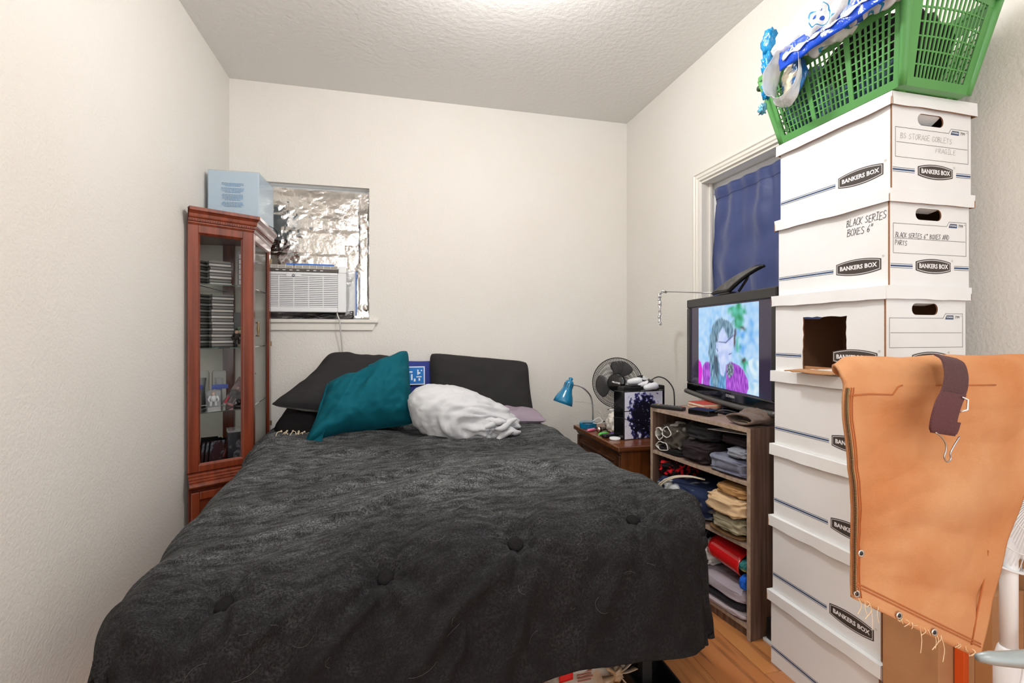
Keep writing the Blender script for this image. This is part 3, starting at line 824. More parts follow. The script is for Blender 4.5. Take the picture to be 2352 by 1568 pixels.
# handle and hinge on the door
hp = T2 @ Vector((.026, 1.235, .006))
hd = MB(); hd.lathe([(.001, -.042), (.006, -.038), (.004, -.03), (.005, -.02), (.0075, 0), (.005, .02), (.004, .03), (.006, .038), (.001, .042)], 12, Matrix.Translation(hp + (T2.to_3x3() @ Vector((0, 0, .012)))))
for z in (-.036, .036): hd.tube([hp + Vector((0, 0, z)), hp + Vector((0, 0, z)) + T2.to_3x3() @ Vector((0, 0, .012))], .004, 8)
hd.build('handle', bronze, cab, world=True, smooth=True)
for z in (.62, 1.13, 1.66): MB().box(L2 - .006, L2 + .002, z, z + .03, -.004, .006, 0, T2).build('hinge', bronze, cab, world=True)

# --- things inside the cabinet
clear_pl = mat('clear_box_plastic', (.95, .96, .97, 1), .05, trans=.9, ior=1.05, spec=.7)
card_grey = mat('grey_card', rgb(150, 150, 152), .5)
card_dk = mat('dark_print_card', rgb(34, 34, 40), .35, var=(22, rgb(92, 92, 98), .55, .7))
maroon = mat('maroon_card', rgb(110, 46, 50), .35, var=(20, rgb(170, 120, 120), .55, .7))
def case(name, label, cat, loc, dims, rz, inner, tilt=0.0, group=None, ins=None):
    """clear plastic display case: back card, plastic shell, item inside"""
    t = thing(name, label, cat, loc, rz, group)
    t.rotation_euler = (0, tilt, rz)
    WM[t.name] = Matrix.Translation(Vector(loc)) @ t.rotation_euler.to_matrix().to_4x4()
    w_, d_, h_ = dims
    MB().box(-w_/2, w_/2, d_/2 - .004, d_/2, 0, h_).build('back_card', inner, t)
    MB().box(-w_/2, w_/2, -d_/2, d_/2 - .004, 0, .012).build('base_card', inner, t)
    mb = MB().box(-w_/2 + .001, w_/2 - .001, -d_/2, d_/2 - .005, .013, h_)
    mb.build('clear_shell', clear_pl, t)
    if ins: ins(t, w_, d_, h_)
    return t
def figure(t, w_, d_, h_, c=None):
    m = c or mat('figure_dark', rgb(48, 40, 38), .6)
    mb = MB()
    s = min(h_, .12)
    for x in (-.012, .012): mb.tube([(x, 0, .015), (x * .9, 0, .05 * s / .12)], [.006, .007], 6)
    mb.tube([(0, 0, .048 * s / .12), (0, 0, .075 * s / .12), (0, 0, .088 * s / .12)], [.013, .016, .008], 8)
    for x in (-1, 1): mb.tube([(x * .015, 0, .083 * s / .12), (x * .024, -.004, .062 * s / .12), (x * .02, -.012, .048 * s / .12)], [.006, .005, .004], 6)
    mb.build('figure_body', m, t, smooth=True)
    MB().sphere((0, 0, .099 * s / .12), .010, 10, 8).build('figure_head', mat('figure_skin', rgb(196, 160, 140), .6), t, smooth=True)
def white_grid(t, w_, d_, h_):
    for k in range(6): MB().box(-w_/2 + .006, w_/2 - .006, -.004, .0, .018 + k * (h_ - .03) / 6, .018 + (k + .82) * (h_ - .03) / 6).build('label_panel', ink_wh, t)
fz = ZB + .001
case('display_pack', 'clear plastic pack of white panels on the top cabinet shelf', 'figure case', (-.835, 3.03, SHZ[2]), (.06, .03, .205), R(25), card_grey, ins=white_grid)
o = case('display_box', 'dark flat box at the back of the middle cabinet shelf', 'figure case', (-.885, 3.22, SHZ[1]), (.11, .05, .20), R(20), card_dk)
mcm = [mat('stripe_dark', rgb(60, 60, 62), .4), mat('stripe_light', rgb(186, 184, 178), .4), mat('stripe_mid', rgb(120, 118, 114), .4)]
def stripe_stack(n_, z0_, x_, y_, lab, grp, sd):  # added stacks of slabs mimicking dark reflected stripes inside the cabinet
    q_ = random.Random(sd)
    for k in range(n_):
        t = thing('stripe_slab', lab, 'stripe slab', (x_ + q_.uniform(-.003, .003), y_ + q_.uniform(-.003, .003), z0_ + k * .0172), R(29 + q_.uniform(-2, 2)), grp)
        MB().box(-.052, .052, -.05, .05, .0003, .0062).build('shell', mcm[0], t); MB().box(-.052, .052, -.05, .05, .0062, .0168).build('sleeve', mcm[1 + (k * 7 + sd) % 2], t)
stripe_stack(17, SHZ[1], -.948, 3.015, 'thin slab mimicking a reflected stripe in the tall stack on the middle cabinet shelf', 'tall stack of stripe slabs in the cabinet', 1)
stripe_stack(8, SHZ[2], -.955, 3.00, 'thin slab mimicking a reflected stripe in the short stack on the top cabinet shelf', 'short stack of stripe slabs in the cabinet', 2)
v = thing('toy_vehicle', 'cream and green toy vehicle on the middle cabinet shelf', 'toy', (-.835, 3.06, SHZ[1]), R(25))
cream_p = mat('toy_cream', rgb(190, 184, 160), .5); green_p = mat('toy_green', rgb(96, 130, 104), .5)
MB().cbox((0, 0, .085), (.085, .07, .022)).build('hull', cream_p, v, bevel=.006)
MB().cbox((0, 0, .103), (.09, .075, .016)).build('roof', green_p, v, bevel=.006)
for x in (-.03, .03):
    for y in (-.022, .022): MB().tube([(x, y, .076), (x * 1.2, y * 1.2, .04), (x, y, 0)], [.006, .004, .007], 6).build('leg', cream_p, v, smooth=True)
f_ = thing('action_figure', 'small dark clothed figure before the toy vehicle on the middle shelf', 'figurine', (-.853, 2.965, SHZ[1]), R(25)); figure(f_, .04, .03, .10)
case('display_box', 'clear box with pale figure at left of the lower cabinet shelf', 'figure case', (-.958, 2.93, SHZ[0]), (.062, .05, .10), R(28), card_grey, ins=lambda t, a, b_, c: figure(t, a, b_, .1, mat('figure_white', rgb(220, 220, 222), .5)))
tl = thing('display_box', 'tall clear tube pack with blue label behind the pale figure box', 'figure case', (-.965, 3.04, SHZ[0]), R(25))
MB().lathe([(.035, 0), (.035, .19), (.03, .2)], 20).build('clear_shell', clear_pl, tl, smooth=True)
MB().box(-.04, .04, -.038, -.036, .10, .125).build('blue_label', mat('label_blue', rgb(70, 88, 160), .5), tl)
MB().tube([(0, 0, .01), (0, 0, .09), (0, 0, .16)], [.018, .014, .02], 8).build('contents', card_grey, tl, smooth=True)
case('display_box', 'long maroon figure box leaning on the lower cabinet shelf', 'figure case', (-.905, 2.985, SHZ[0] + .016), (.05, .04, .16), R(20), maroon, tilt=R(30), ins=figure)
case('display_box', 'black figure box leaning behind the maroon box on lower shelf', 'figure case', (-.915, 3.13, SHZ[0] + .018), (.055, .04, .19), R(10), card_dk, tilt=R(28))
st = MB().tube([(-.905, 2.94, SHZ[0] + .03), (-.885, 2.945, SHZ[0] + .062)], .003, 8).build('red_stick', mat('red_stick', rgb(210, 30, 50), .4)); tag(st, 'thin red toy stick between boxes on the lower cabinet shelf', 'toy')
st = thing('toy_pieces', 'low black toy pieces on the lower cabinet shelf', 'toy', (-.835, 2.955, SHZ[0])); MB().lathe([(.03, 0), (.03, .012), (.018, .02)], 18).build('stand', dark_pl, st, smooth=True); MB().sphere((0, .0, .03), (.016, .014, .014), 10, 8).build('knob', black_gl, st, smooth=True)
bx = thing('portrait_box', 'black box printed with a grey portrait on the cabinet floor', 'box', (-.855, 2.965, fz), R(24))
MB().box(-.044, .044, -.03, .03, 0, .165).build('carton', card_dk, bx, bevel=.001)
mb = MB(); mb.box(-.044, .044, -.03, .03, .1652, .185); mb.build('clear_lid', clear_pl, bx)
mb = MB(); Tq = basis((.008, -.0305, .085), (1, 0, 0), (0, 0, 1))
mb.face([Tq @ Vector((.019 * math.cos(a * .42) + .004, .026 * math.sin(a * .42) + .012, .0004)) for a in range(15)])
mb.face([Tq @ Vector(p + (.0004,)) for p in ((-.03, -.07), (.034, -.07), (.03, -.03), (.016, -.016), (-.008, -.016), (-.024, -.03))])
mb.build('portrait_print', mat('print_grey', rgb(104, 106, 112), .5, var=(45, rgb(50, 50, 56), .45, .6)), bx)
for k in range(3):
    d_ = thing('dark_case', ('first', 'second', 'third')[k] + ' of three thin dark cases leaning at left on the cabinet floor', 'case', (-.972 + k * .016, 2.875 + k * .012, fz), R(60), 'leaning cases on the cabinet floor')
    d_.rotation_euler = (R(0), R(7), R(62)); WM[d_.name] = Matrix.Translation(d_.location) @ d_.rotation_euler.to_matrix().to_4x4()
    MB().box(-.05, .05, -.005, .005, 0, .155 - .008 * k).build('shell', black_gl, d_, bevel=.001); MB().box(-.046, .046, -.0056, -.005, .01, .13).build('sleeve', mat('sleeve_dark', rgb(60, 40, 44), .2, var=(18, rgb(120, 130, 140), .55, .66)), d_)
rb = thing('action_figure', 'dark red crouching figure left of the portrait box', 'figurine', (-.925, 2.965, fz), R(24)); mb = blob((0, 0, .055), (.03, .026, .054), 3, .012, 24, 16); mb.build('figure_body', mat('figure_red', rgb(70, 24, 22), .35), rb, smooth=True); MB().tube([(.01, -.01, .10), (.045, -.012, .105)], .003, 6).build('rod', mat('figure_red', rgb(70, 24, 22), .35), rb)
sf = thing('action_figure', 'small figure with round white shield right of the portrait box', 'figurine', (-.797, 2.99, fz), R(24)); figure(sf, .04, .03, .12); MB().lathe([(.012, 0), (.010, .004), (.001, .005)], 14, Matrix.Translation((.016, -.02, .06)) @ Matrix.Rotation(R(90), 4, 'X')).build('shield', white_pl, sf, smooth=True)

# --- pale blue carton on top of the cabinet
bb = thing('blue_carton', 'pale blue box in clear wrap on top of the curio cabinet', 'box', (-.872, 3.15, 1.852), R(-2))
blue_c = mat('pale_blue_print', rgb(178, 198, 212), .35)
MB().box(-.135, .128, -.145, .145, 0, .275).build('carton', blue_c, bb, bevel=.003)
film = mat('clear_wrap', (.95, .97, 1, 1), .06, trans=.85, alpha=.35, bump=(14, .5, 3))
MB().box(-.1385, .1315, -.1485, .1485, 0.0005, .279).build('clear_wrap', film, bb, bevel=.004)
mb = MB(); tr = random.Random(6)
yy = .205
for para in (3, 4, 5, 4):
    for k in range(para):
        half = .058 * (1 - .25 * (k == para - 1)) * tr.uniform(.85, 1); x = -half
        while x < half:
            wl = tr.uniform(.004, .014); wl = min(wl, half - x + .002)
            mb.box(x - .008, x + wl - .0085, -.1489, -.1487, yy, yy + .0028); x += wl + .002
        yy -= .0075
    yy -= .006
mb.build('printed_text', mat('blue_print', rgb(96, 140, 180), .6), bb)
hc = thing('earphone_cord', 'thin black cord hanging over the cabinet crown edge', 'cord', (-.72, 3.16, 1.852))
pth = smooth_path([(-.742, 3.06, 1.856), (-.728, 3.16, 1.858), (-.706, 3.22, 1.846), (-.698, 3.235, 1.80), (-.700, 3.235, 1.765), (-.706, 3.235, 1.745)], 24)
MB().tube(pth, .0022, 6).build('wire', dark_pl, hc, world=True, smooth=True)
MB().lathe([(.002, .012), (.006, .006), (.008, -.006), (.004, -.012)], 10, Matrix.Translation((-.707, 3.235, 1.735)) @ Matrix.Rotation(R(25), 4, 'Y')).build('plug', dark_pl, hc, world=True, smooth=True)

# ================================================================== FOIL + AIR CONDITIONER
fo = thing('foil_cover', 'crumpled aluminium foil sheets covering the back window', 'foil', ((WX0 + WX1) / 2, YB + .06, WZ0))
YFo = YB + .052
def foil_sheet(x0, x1, z0, z1, y, seed, amp=.006, nx=60, nzz=40, ragged=.006):
    def fn(u, v):
        x = lerp(x0, x1, u); z = lerp(z0, z1, v)
        q = (x * 3.0, z * 4.0, seed)
        d = amp * (1.1 * ridge(q, 1.3, seed) + .6 * ridge(q, 3.1, seed + 3) + .35 * ridge(q, 6.5, seed + 5) - .95)
        e = min(u, 1 - u, v, 1 - v)
        rx = ragged * nz((v * 8, u * 8, seed), 1, 3) * (1 - sstep(0, .1, e)); 
        return Vector((min(max(x + rx, WX0 + .003), WX1 - .003), y - abs(d) * .5 + d * .5 - .004 * sstep(.0, .2, e), min(max(z + rx, WZ0 + .012), WZ1 - .006)))
    return MB().grid(fn, nx, nzz)
for k, a in enumerate(((-.98, -.172, 1.90, 2.19, 0, 1, .006), (-.98, -.172, 1.72, 1.93, -.004, 2, .007), (-.98, -.172, 1.62, 1.76, -.008, 3, .006), (-.33, -.168, 1.315, 1.82, -.010, 4, .011), (-.24, -.170, 1.315, 2.17, -.014, 5, .008))):
    foil_sheet(a[0], a[1], a[2], a[3], YFo + a[4], a[5], a[6], 90 if k < 3 else 34, 60 if k < 3 else 80).build('foil_sheet', foil_m, fo, world=True, solid=(.0006, 0))
tape_b = mat('blue_tape', rgb(60, 120, 210), .6)
MB().box(-.262, -.250, YFo - .028, YFo - .026, 1.335, 1.64).build('blue_tape', tape_b, fo, world=True)
MB().box(-.70, -.40, YFo - .026, YFo - .024, 1.672, 1.682).build('blue_tape', tape_b, fo, world=True)

AX0, AX1, AZ0, AZ1, AY = -.965, -.312, 1.352, 1.664, 3.385
ac = thing('air_conditioner', 'white window air conditioner with horizontal louvres', 'air conditioner', ((AX0 + AX1) / 2, AY, WZ0))
MB().box(AX0 + .02, AX1 - .02, AY + .045, YB + .075, AZ0 + .0, AZ1 - .012).build('housing', white_pl, ac, world=True, bevel=.006)
# front frame with grille opening
gx0, gx1, gz0, gz1 = AX0 + .055, AX1 - .055, AZ0 + .033, AZ0 + .243
mb = MB()
mb.box(AX0, gx0, AY, AY + .046, AZ0, AZ1 - .05); mb.box(gx1, AX1, AY, AY + .046, AZ0, AZ1 - .05)
mb.box(gx0, gx1, AY, AY + .046, AZ0, gz0); mb.box(gx0, gx1, AY, AY + .046, gz1, AZ1 - .05)
mb.extr([(AX0, AY, AZ1 - .05), (AX0, AY + .046, AZ1 - .05), (AX0, AY + .046, AZ1 - .006), (AX0, AY + .018, AZ1 - .006)], (.05, 0, 0))
mb.extr([(AX1 - .05, AY, AZ1 - .05), (AX1 - .05, AY + .046, AZ1 - .05), (AX1 - .05, AY + .046, AZ1 - .006), (AX1 - .05, AY + .018, AZ1 - .006)], (.05, 0, 0))
mb.build('front_frame', white_pl, ac, world=True, bevel=.006, seg=3)
MB().box(gx0, gx1, AY + .022, AY + .03, gz0, gz1).build('filter', grey_gap, ac, world=True)
nl = 17; lp = (gz1 - gz0) / nl; me = None
for k in range(nl):
    z = gz0 + (k + .5) * lp
    if me is None:
        mb = MB(); mb.extr([(gx0, AY + .003, -.0048), (gx0, AY + .016, -.003), (gx0, AY + .016, .0040), (gx0, AY + .003, .0044)], (gx1 - gx0, 0, 0))
        o = mb.build('louvre', white_pl, ac, world=True); me = o.data
    else:
        o = bpy.data.objects.new('louvre', me); COL.objects.link(o); o.parent = ac
    o.location.z = z
    if k == nl - 1: pass
for k in range(1, 6):
    x = gx0 + (gx1 - gx0) * k / 6
    MB().box(x - .002, x + .002, AY + .001, AY + .014, gz0, gz1).build('mullion', white_pl, ac, world=True)
xc_ = (AX0 + AX1) / 2
MB().box(xc_ - .045, xc_ + .045, AY - .001, AY + .012, gz1 - .012, gz1 + .002).build('badge_plate', white_pl, ac, world=True, bevel=.002)
Tl = basis((xc_, AY - .0012, gz1 - .0035), (1, 0, 0), (0, 0, 1))
bd = MB().lathe([(.0095, 0), (.0095, .0015), (.008, .002)], 24, Tl).build('badge', mat('badge_grey', rgb(70, 76, 88), .4), ac, world=True)
mb = MB(); add_text(mb, Tl, 'GE', .010, .0003, dz=.0026); mb.build('lettering', ink_wh, bd, world=True)
# sloped control strip and top vents
Tc = basis((xc_, AY + .0015, AZ1 - .046), (1, 0, 0), (0, .42, 1))
MB().box(-.276, .276, 0, .020, -.002, .0012, 0, Tc).build('control_strip', mat('control_grey', rgb(86, 80, 76), .4), ac, world=True)
for k in range(7):
    x = -.10 + k * .042 + (.02 if k > 3 else 0)
    MB().box(x - .009, x + .009, .006, .011, .0008, .0024, 0, Tc).build('button', white_pl, ac, world=True)
mb = MB()
for s_ in (-1, 1):
    x0, x1 = (s_ * .008, s_ * .27) if s_ > 0 else (-.27, -.008)
    for q in (.021, .0285, .036, .0435): mb.box(x0, x1, q, q + .0022, -.002, .003, 0, Tc)
    for k in range(7): xx = x0 + (x1 - x0) * k / 6; mb.box(xx - .0016, xx + .0016, .021, .0457, -.002, .0034, 0, Tc)
mb.build('top_vent', white_pl2, ac, world=True)
MB().box(-.272, .272, .019, .047, -.012, -.006, 0, Tc).build('vent_back', mat('vent_grey', rgb(168, 158, 152), .5), ac, world=True)
MB().tube(smooth_path([(-.372, AY + .03, AZ0 + .004), (-.366, AY + .0, AZ0 - .02), (-.352, AY - .012, AZ0 - .06), (-.345, AY + .004, 1.20), (-.338, AY + .03, 1.08), (-.33, AY + .045, .9)], 24), .0048, 8).build('power_cord', mat('cord_grey', rgb(196, 194, 190), .5), ac, world=True, smooth=True)
pb = thing('plastic_stuffing', 'crumpled grey plastic film stuffed under the air conditioner', 'plastic film', (-.62, YB + .02, WZ0))
MB().grid(lambda u, v: Vector((lerp(-.96, -.27, u), YB - .012 + .02 * nz((u * 9, v * 3, 0), 1, 4) + .02 * v, lerp(WZ0 + .004, AZ0 + .012, v) + .004 * nz((u * 14, v * 2, 1), 1, 2))), 70, 8).build('film', mat('grey_plastic_film', rgb(90, 84, 84), .22, var=(8, rgb(30, 28, 28), .42, .58), bump=(20, .5)), pb, world=True, smooth=True, solid=(.001, 0))
cw = MB().grid(lambda u, v: Vector((lerp(AX1 - .012, -.255, u), lerp(AY + .046, YFo - .03, u) + .005 * nz((u * 3, v * 12, 0), 1.3, 5), lerp(AZ0 - .02, AZ1 - .02, v))), 8, 40).build('side_curtain_film', mat('side_film', (.95, .96, .97, 1), .1, trans=.3, alpha=.35, bump=(10, .5)), smooth=True, solid=(.001, 0))
tag(cw, 'clear plastic film taped beside the air conditioner', 'plastic film')

# ================================================================== NIGHTSTAND (front faces the bed, -X)
NX0, NX1, NY0, NY1, NZ = 1.148, 1.70, 2.318, 2.97, .61
ns = thing('nightstand', 'dark oak nightstand with carved drawer between bed and right wall', 'nightstand', ((NX0 + NX1) / 2, (NY0 + NY1) / 2, 0))
MB().box(NX0, NX1, NY0, NY1, NZ - .028, NZ).build('top', oak, ns, world=True, bevel=.006, seg=3)
MB().box(NX0 + .028, NX1 - .01, NY0 + .025, NY1 - .025, .05, NZ - .0285).build('body', oak_v, ns, world=True, bevel=.003)
MB().box(NX0 + .04, NX1 - .02, NY0 + .03, NY1 - .03, 0, .05).build('plinth', oak_d, ns, world=True)
mb = MB()
for k, (a, z) in enumerate(((.016, .036), (.011, .044), (.005, .052))): mb.box(NX0 + .028 - a, NX0 + .03, NY0 + .02, NY1 - .02, NZ - z, NZ - z + .007)
mb.build('cornice', oak_d, ns, world=True, bevel=.002)
for y in (NY0 + .025, NY1 - .06): MB().box(NX0 + .017, NX0 + .029, y, y + .035, .05, NZ - .055).build('pilaster', oak_d, ns, world=True, bevel=.004)
dr0, dr1 = NY0 + .068, NY1 - .068
for zi, (z0, z1) in enumerate(((.355, .535), (.10, .335))):
    dr = MB().box(NX0 + .018, NX0 + .0285, dr0, dr1, z0, z1).build('drawer', oak_d, ns, world=True, bevel=.003)
    mb = MB(); b_ = .022     # raised bevelled panel frame
    for q in ((dr0 + .012, dr1 - .012, z0 + .012, z1 - .012),):
        y0, y1, a0, a1 = q
        mb.extr([(NX0 + .018, y0, a0), (NX0 + .018, y1, a0), (NX0 + .018, y1, a0 + .012), (NX0 + .018, y0, a0 + .012)], (-.007, 0, 0)); mb.extr([(NX0 + .018, y0, a1 - .012), (NX0 + .018, y1, a1 - .012), (NX0 + .018, y1, a1), (NX0 + .018, y0, a1)], (-.007, 0, 0))
        mb.extr([(NX0 + .018, y0, a0), (NX0 + .018, y0 + .012, a0), (NX0 + .018, y0 + .012, a1), (NX0 + .018, y0, a1)], (-.007, 0, 0)); mb.extr([(NX0 + .018, y1 - .012, a0), (NX0 + .018, y1, a0), (NX0 + .018, y1, a1), (NX0 + .018, y1 - .012, a1)], (-.007, 0, 0))
    mb.build('panel_frame', oak_d, dr, world=True, bevel=.002)
    zc = (z0 + z1) / 2; yc = (dr0 + dr1) / 2
    for s_ in (-1, 1):        # faceted pyramids
        yy = yc + s_ * .14; mb = MB()
        mb.add([(NX0 + .018, yy - .055, zc - .05), (NX0 + .018, yy + .055, zc - .05), (NX0 + .018, yy + .055, zc + .05), (NX0 + .018, yy - .055, zc + .05), (NX0 + .004, yy, zc)], [[0, 1, 4], [1, 2, 4], [2, 3, 4], [3, 0, 4]])
        mb.build('facet', oak_d, dr, world=True)
    mb = MB()
    for s_ in (-1, 1):
        mb.tube(smooth_path([(NX0 + .008, yc + s_ * .01, zc), (NX0 + .0, yc + s_ * .035, zc + .03), (NX0 + .002, yc + s_ * .06, zc + .012), (NX0 + .002, yc + s_ * .05, zc - .022), (NX0 + .006, yc + s_ * .03, zc - .03), (NX0 + .004, yc + s_ * .04, zc - .008)], 22), [.010 - .006 * i / 22 for i in range(23)], 7)
        mb.sphere((NX0 + .002, yc + s_ * .038, zc - .002), (.012, .012, .012), 10, 7)
    for k in range(3): mb.sphere((NX0 - .001, yc, zc + .022 - k * .022), (.010, .012, .012), 10, 7)
    mb.build('carved_pull', oak_d, dr, world=True, smooth=True)

# --- blue gooseneck lamp
lm = thing('desk_lamp', 'blue gooseneck desk lamp on the nightstand', 'lamp', (1.205, 2.86, NZ))
blue_e = mat('lamp_blue', rgb(16, 118, 160), .22, coat=.5)
MB().lathe([(.055, 0), (.055, .03), (.05, .036), (.01, .038)], 28).build('base', blue_e, lm, smooth=False, bevel=.002)
neck = smooth_path([(1.245, 2.875, NZ + .036), (1.246, 2.876, NZ + .12), (1.230, 2.88, NZ + .20), (1.175, 2.885, NZ + .255), (1.118, 2.89, NZ + .272), (1.092, 2.89, NZ + .278)], 30)
MB().tube(neck, .0052, 10).build('gooseneck', chrome, lm, world=True, smooth=True)
ax = Vector((-.34, -.02, -.93)).normalized(); hp = Vector((1.095, 2.89, .905))
Th = Matrix.Translation(hp) @ (-ax).to_track_quat('Z', 'Y').to_matrix().to_4x4()
pr = [(.006, .026), (.013, .022), (.015, .014), (.011, .008), (.018, .004), (.026, -.004), (.029, -.02), (.031, -.05), (.040, -.075), (.052, -.10), (.060, -.125), (.064, -.15)]
sh = MB().lathe(pr + [(.062, -.15), (.05, -.10), (.03, -.06), (.02, -.02)], 32, Th, caps=False).build('shade', blue_e, lm, world=True, smooth=True)
mb = MB()
for k in range(12):
    a = k * math.pi / 6
    mb.box(.0285, .0305, -.0016, .0016, -.045, -.016, 0, Th @ Matrix.Rotation(a, 4, 'Z'))
mb.build('vent_slots', dark_pl, sh, world=True)
MB().sphere(hp + ax * .085, (.022, .022, .03), 14, 10).build('bulb', mat('bulb_glass', rgb(235, 232, 225), .3), lm, world=True, smooth=True)
# cords heaped behind lamp
cr = random.Random(21)
ch = thing('cable_bundle', 'grey charging cables looped beside the blue lamp base', 'cable', (1.30, 2.80, NZ))
wire_m = mat('wire_grey', rgb(190, 188, 182), .5)
for k in range(4):
    c = Vector((1.28 + .015 * k, 2.80 - .012 * k, NZ + .03)); pts_ = []
    for q in range(10):
        a = q * .75 + k
        pts_.append(c + Vector((.045 * math.cos(a) + .012 * q * .3, .022 * math.sin(a), .028 + .040 * math.sin(a * .8 + k) * (1 if k % 2 else .5) + .006 * q)))
    MB().tube(smooth_path(pts_, 50), .0022, 6).build('wire', wire_m if k != 2 else dark_pl, ch, world=True, smooth=True)
MB().tube(smooth_path([(1.175, 3.02, NZ + .145), (1.24, 3.0, NZ + .14), (1.285, 2.95, NZ + .13), (1.30, 2.87, NZ + .085), (1.30, 2.82, NZ + .05)], 24), .002, 6).build('wire', wire_m, ch, world=True, smooth=True)
MB().tube(smooth_path([(1.205, 2.79, NZ + .05), (1.24, 2.775, NZ + .075), (1.262, 2.765, NZ + .055), (1.235, 2.76, NZ + .042), (1.20, 2.77, NZ + .045)], 24), .0022, 6).build('wire', white_pl, ch, world=True, smooth=True)
o = blob((1.335, 2.76, NZ + .028), (.05, .04, .03), 6, .01, 24, 16, flo=NZ + .001).build('black_pouch', black_mt, smooth=True); tag(o, 'small crumpled black pouch behind the torch on the nightstand', 'pouch')
# small things
lt = thing('torch', 'silver metal torch lying at the front of the blue lamp', 'torch', (1.24, 2.735, NZ))
Tt = basis((1.215, 2.715, NZ + .0165), (0, 0, 1), (0, 1, 0)); Tt = Matrix.Translation((1.203, 2.705, NZ + .0165)) @ Matrix.Rotation(R(22), 4, 'Z') @ Matrix.Rotation(R(90), 4, 'Y')
MB().lathe([(.016, 0), (.016, .03), (.012, .036), (.012, .085), (.0145, .09), (.0145, .11), (.010, .112)], 16, Tt).build('barrel', mat('rose_steel', (.55, .45, .42, 1), .25, 1.0), lt, world=True, smooth=True)
MB().lathe([(.0163, .008), (.0168, .014), (.0163, .02)], 16, Tt, caps=False).build('grip_ring', dark_pl, lt, world=True, smooth=True)
bl = MB().box(-.055, .04, -.006, .006, 0, .006, 0, Matrix.Translation((1.195, 2.79, NZ + .0385)) @ Matrix.Rotation(R(-12), 4, 'Z')).build('black_bar', dark_pl, bevel=.0015); tag(bl, 'thin black bar lying across the blue lamp base', 'stick')
for nm, lab, c, x, y, rz in (('lighter', 'pink wrapped stick on the nightstand edge', rgb(236, 128, 160), 1.178, 2.745, 28), ('lighter', 'lime green wrapped stick on the nightstand edge', rgb(96, 200, 90), 1.205, 2.625, 20)):
    t = thing(nm, lab, 'stick', (x, y, NZ), R(rz))
    m = mat(lab[:4] + '_wrap', c, .35)
    MB().lathe([(.006, -.032), (.0085, -.026), (.0085, .026), (.006, .032)], 12, Matrix.Translation((0, 0, .0088)) @ Matrix.Rotation(R(90), 4, 'Y')).build('wrapper', m, t, smooth=True)
    for s_ in (-1, 1): MB().box(s_ * .032 - .007, s_ * .032 + .007, -.008, .008, .007, .0085).build('twist_end', m, t)
rk = thing('remote_control', 'black streaming remote with purple cross pad on the nightstand', 'remote', (1.235, 2.565, NZ), R(12))
MB().box(-.07, .07, -.021, .021, .0005, .020).build('shell', dark_pl, rk, bevel=.008, seg=4); MB().box(-.012, .008, -.010, .010, .020, .0225).build('purple_pad', mat('purple', rgb(96, 54, 160), .4), rk, bevel=.002)
dk = thing('white_dish', 'round white plastic dish beside the games console', 'dish', (1.215, 2.495, NZ)); MB().lathe([(.028, 0.0005), (.032, .006), (.030, .012), (.024, .009), (.001, .008)], 26, caps=False).build('dish', white_pl, dk, smooth=True)
wc = thing('white_cloth', 'crumpled white cloth with a red stripe behind the games console', 'cloth', (1.31, 2.665, NZ))
blob((1.31, 2.675, NZ + .055), (.05, .05, .062), 13, .018, 36, 24, flo=NZ + .001).build('cloth', mat('cream_cloth', rgb(222, 216, 206), .8, bump=(30, .3)), wc, world=True, smooth=True)
MB().tube([(1.285, 2.615, NZ + .01), (1.297, 2.612, NZ + .05), (1.30, 2.614, NZ + .075)], .005, 6).build('red_stripe', mat('red_cloth', rgb(200, 24, 36), .6), wc, world=True, smooth=True)
tb = MB().tube([(1.29, 2.72, NZ + .165), (1.34, 2.72, NZ + .163)], [.006, .0045], 8).build('white_pen', white_pl, smooth=True); tag(tb, 'short white pen resting on top of the white cloth', 'pen')
tb.location.z = -.035

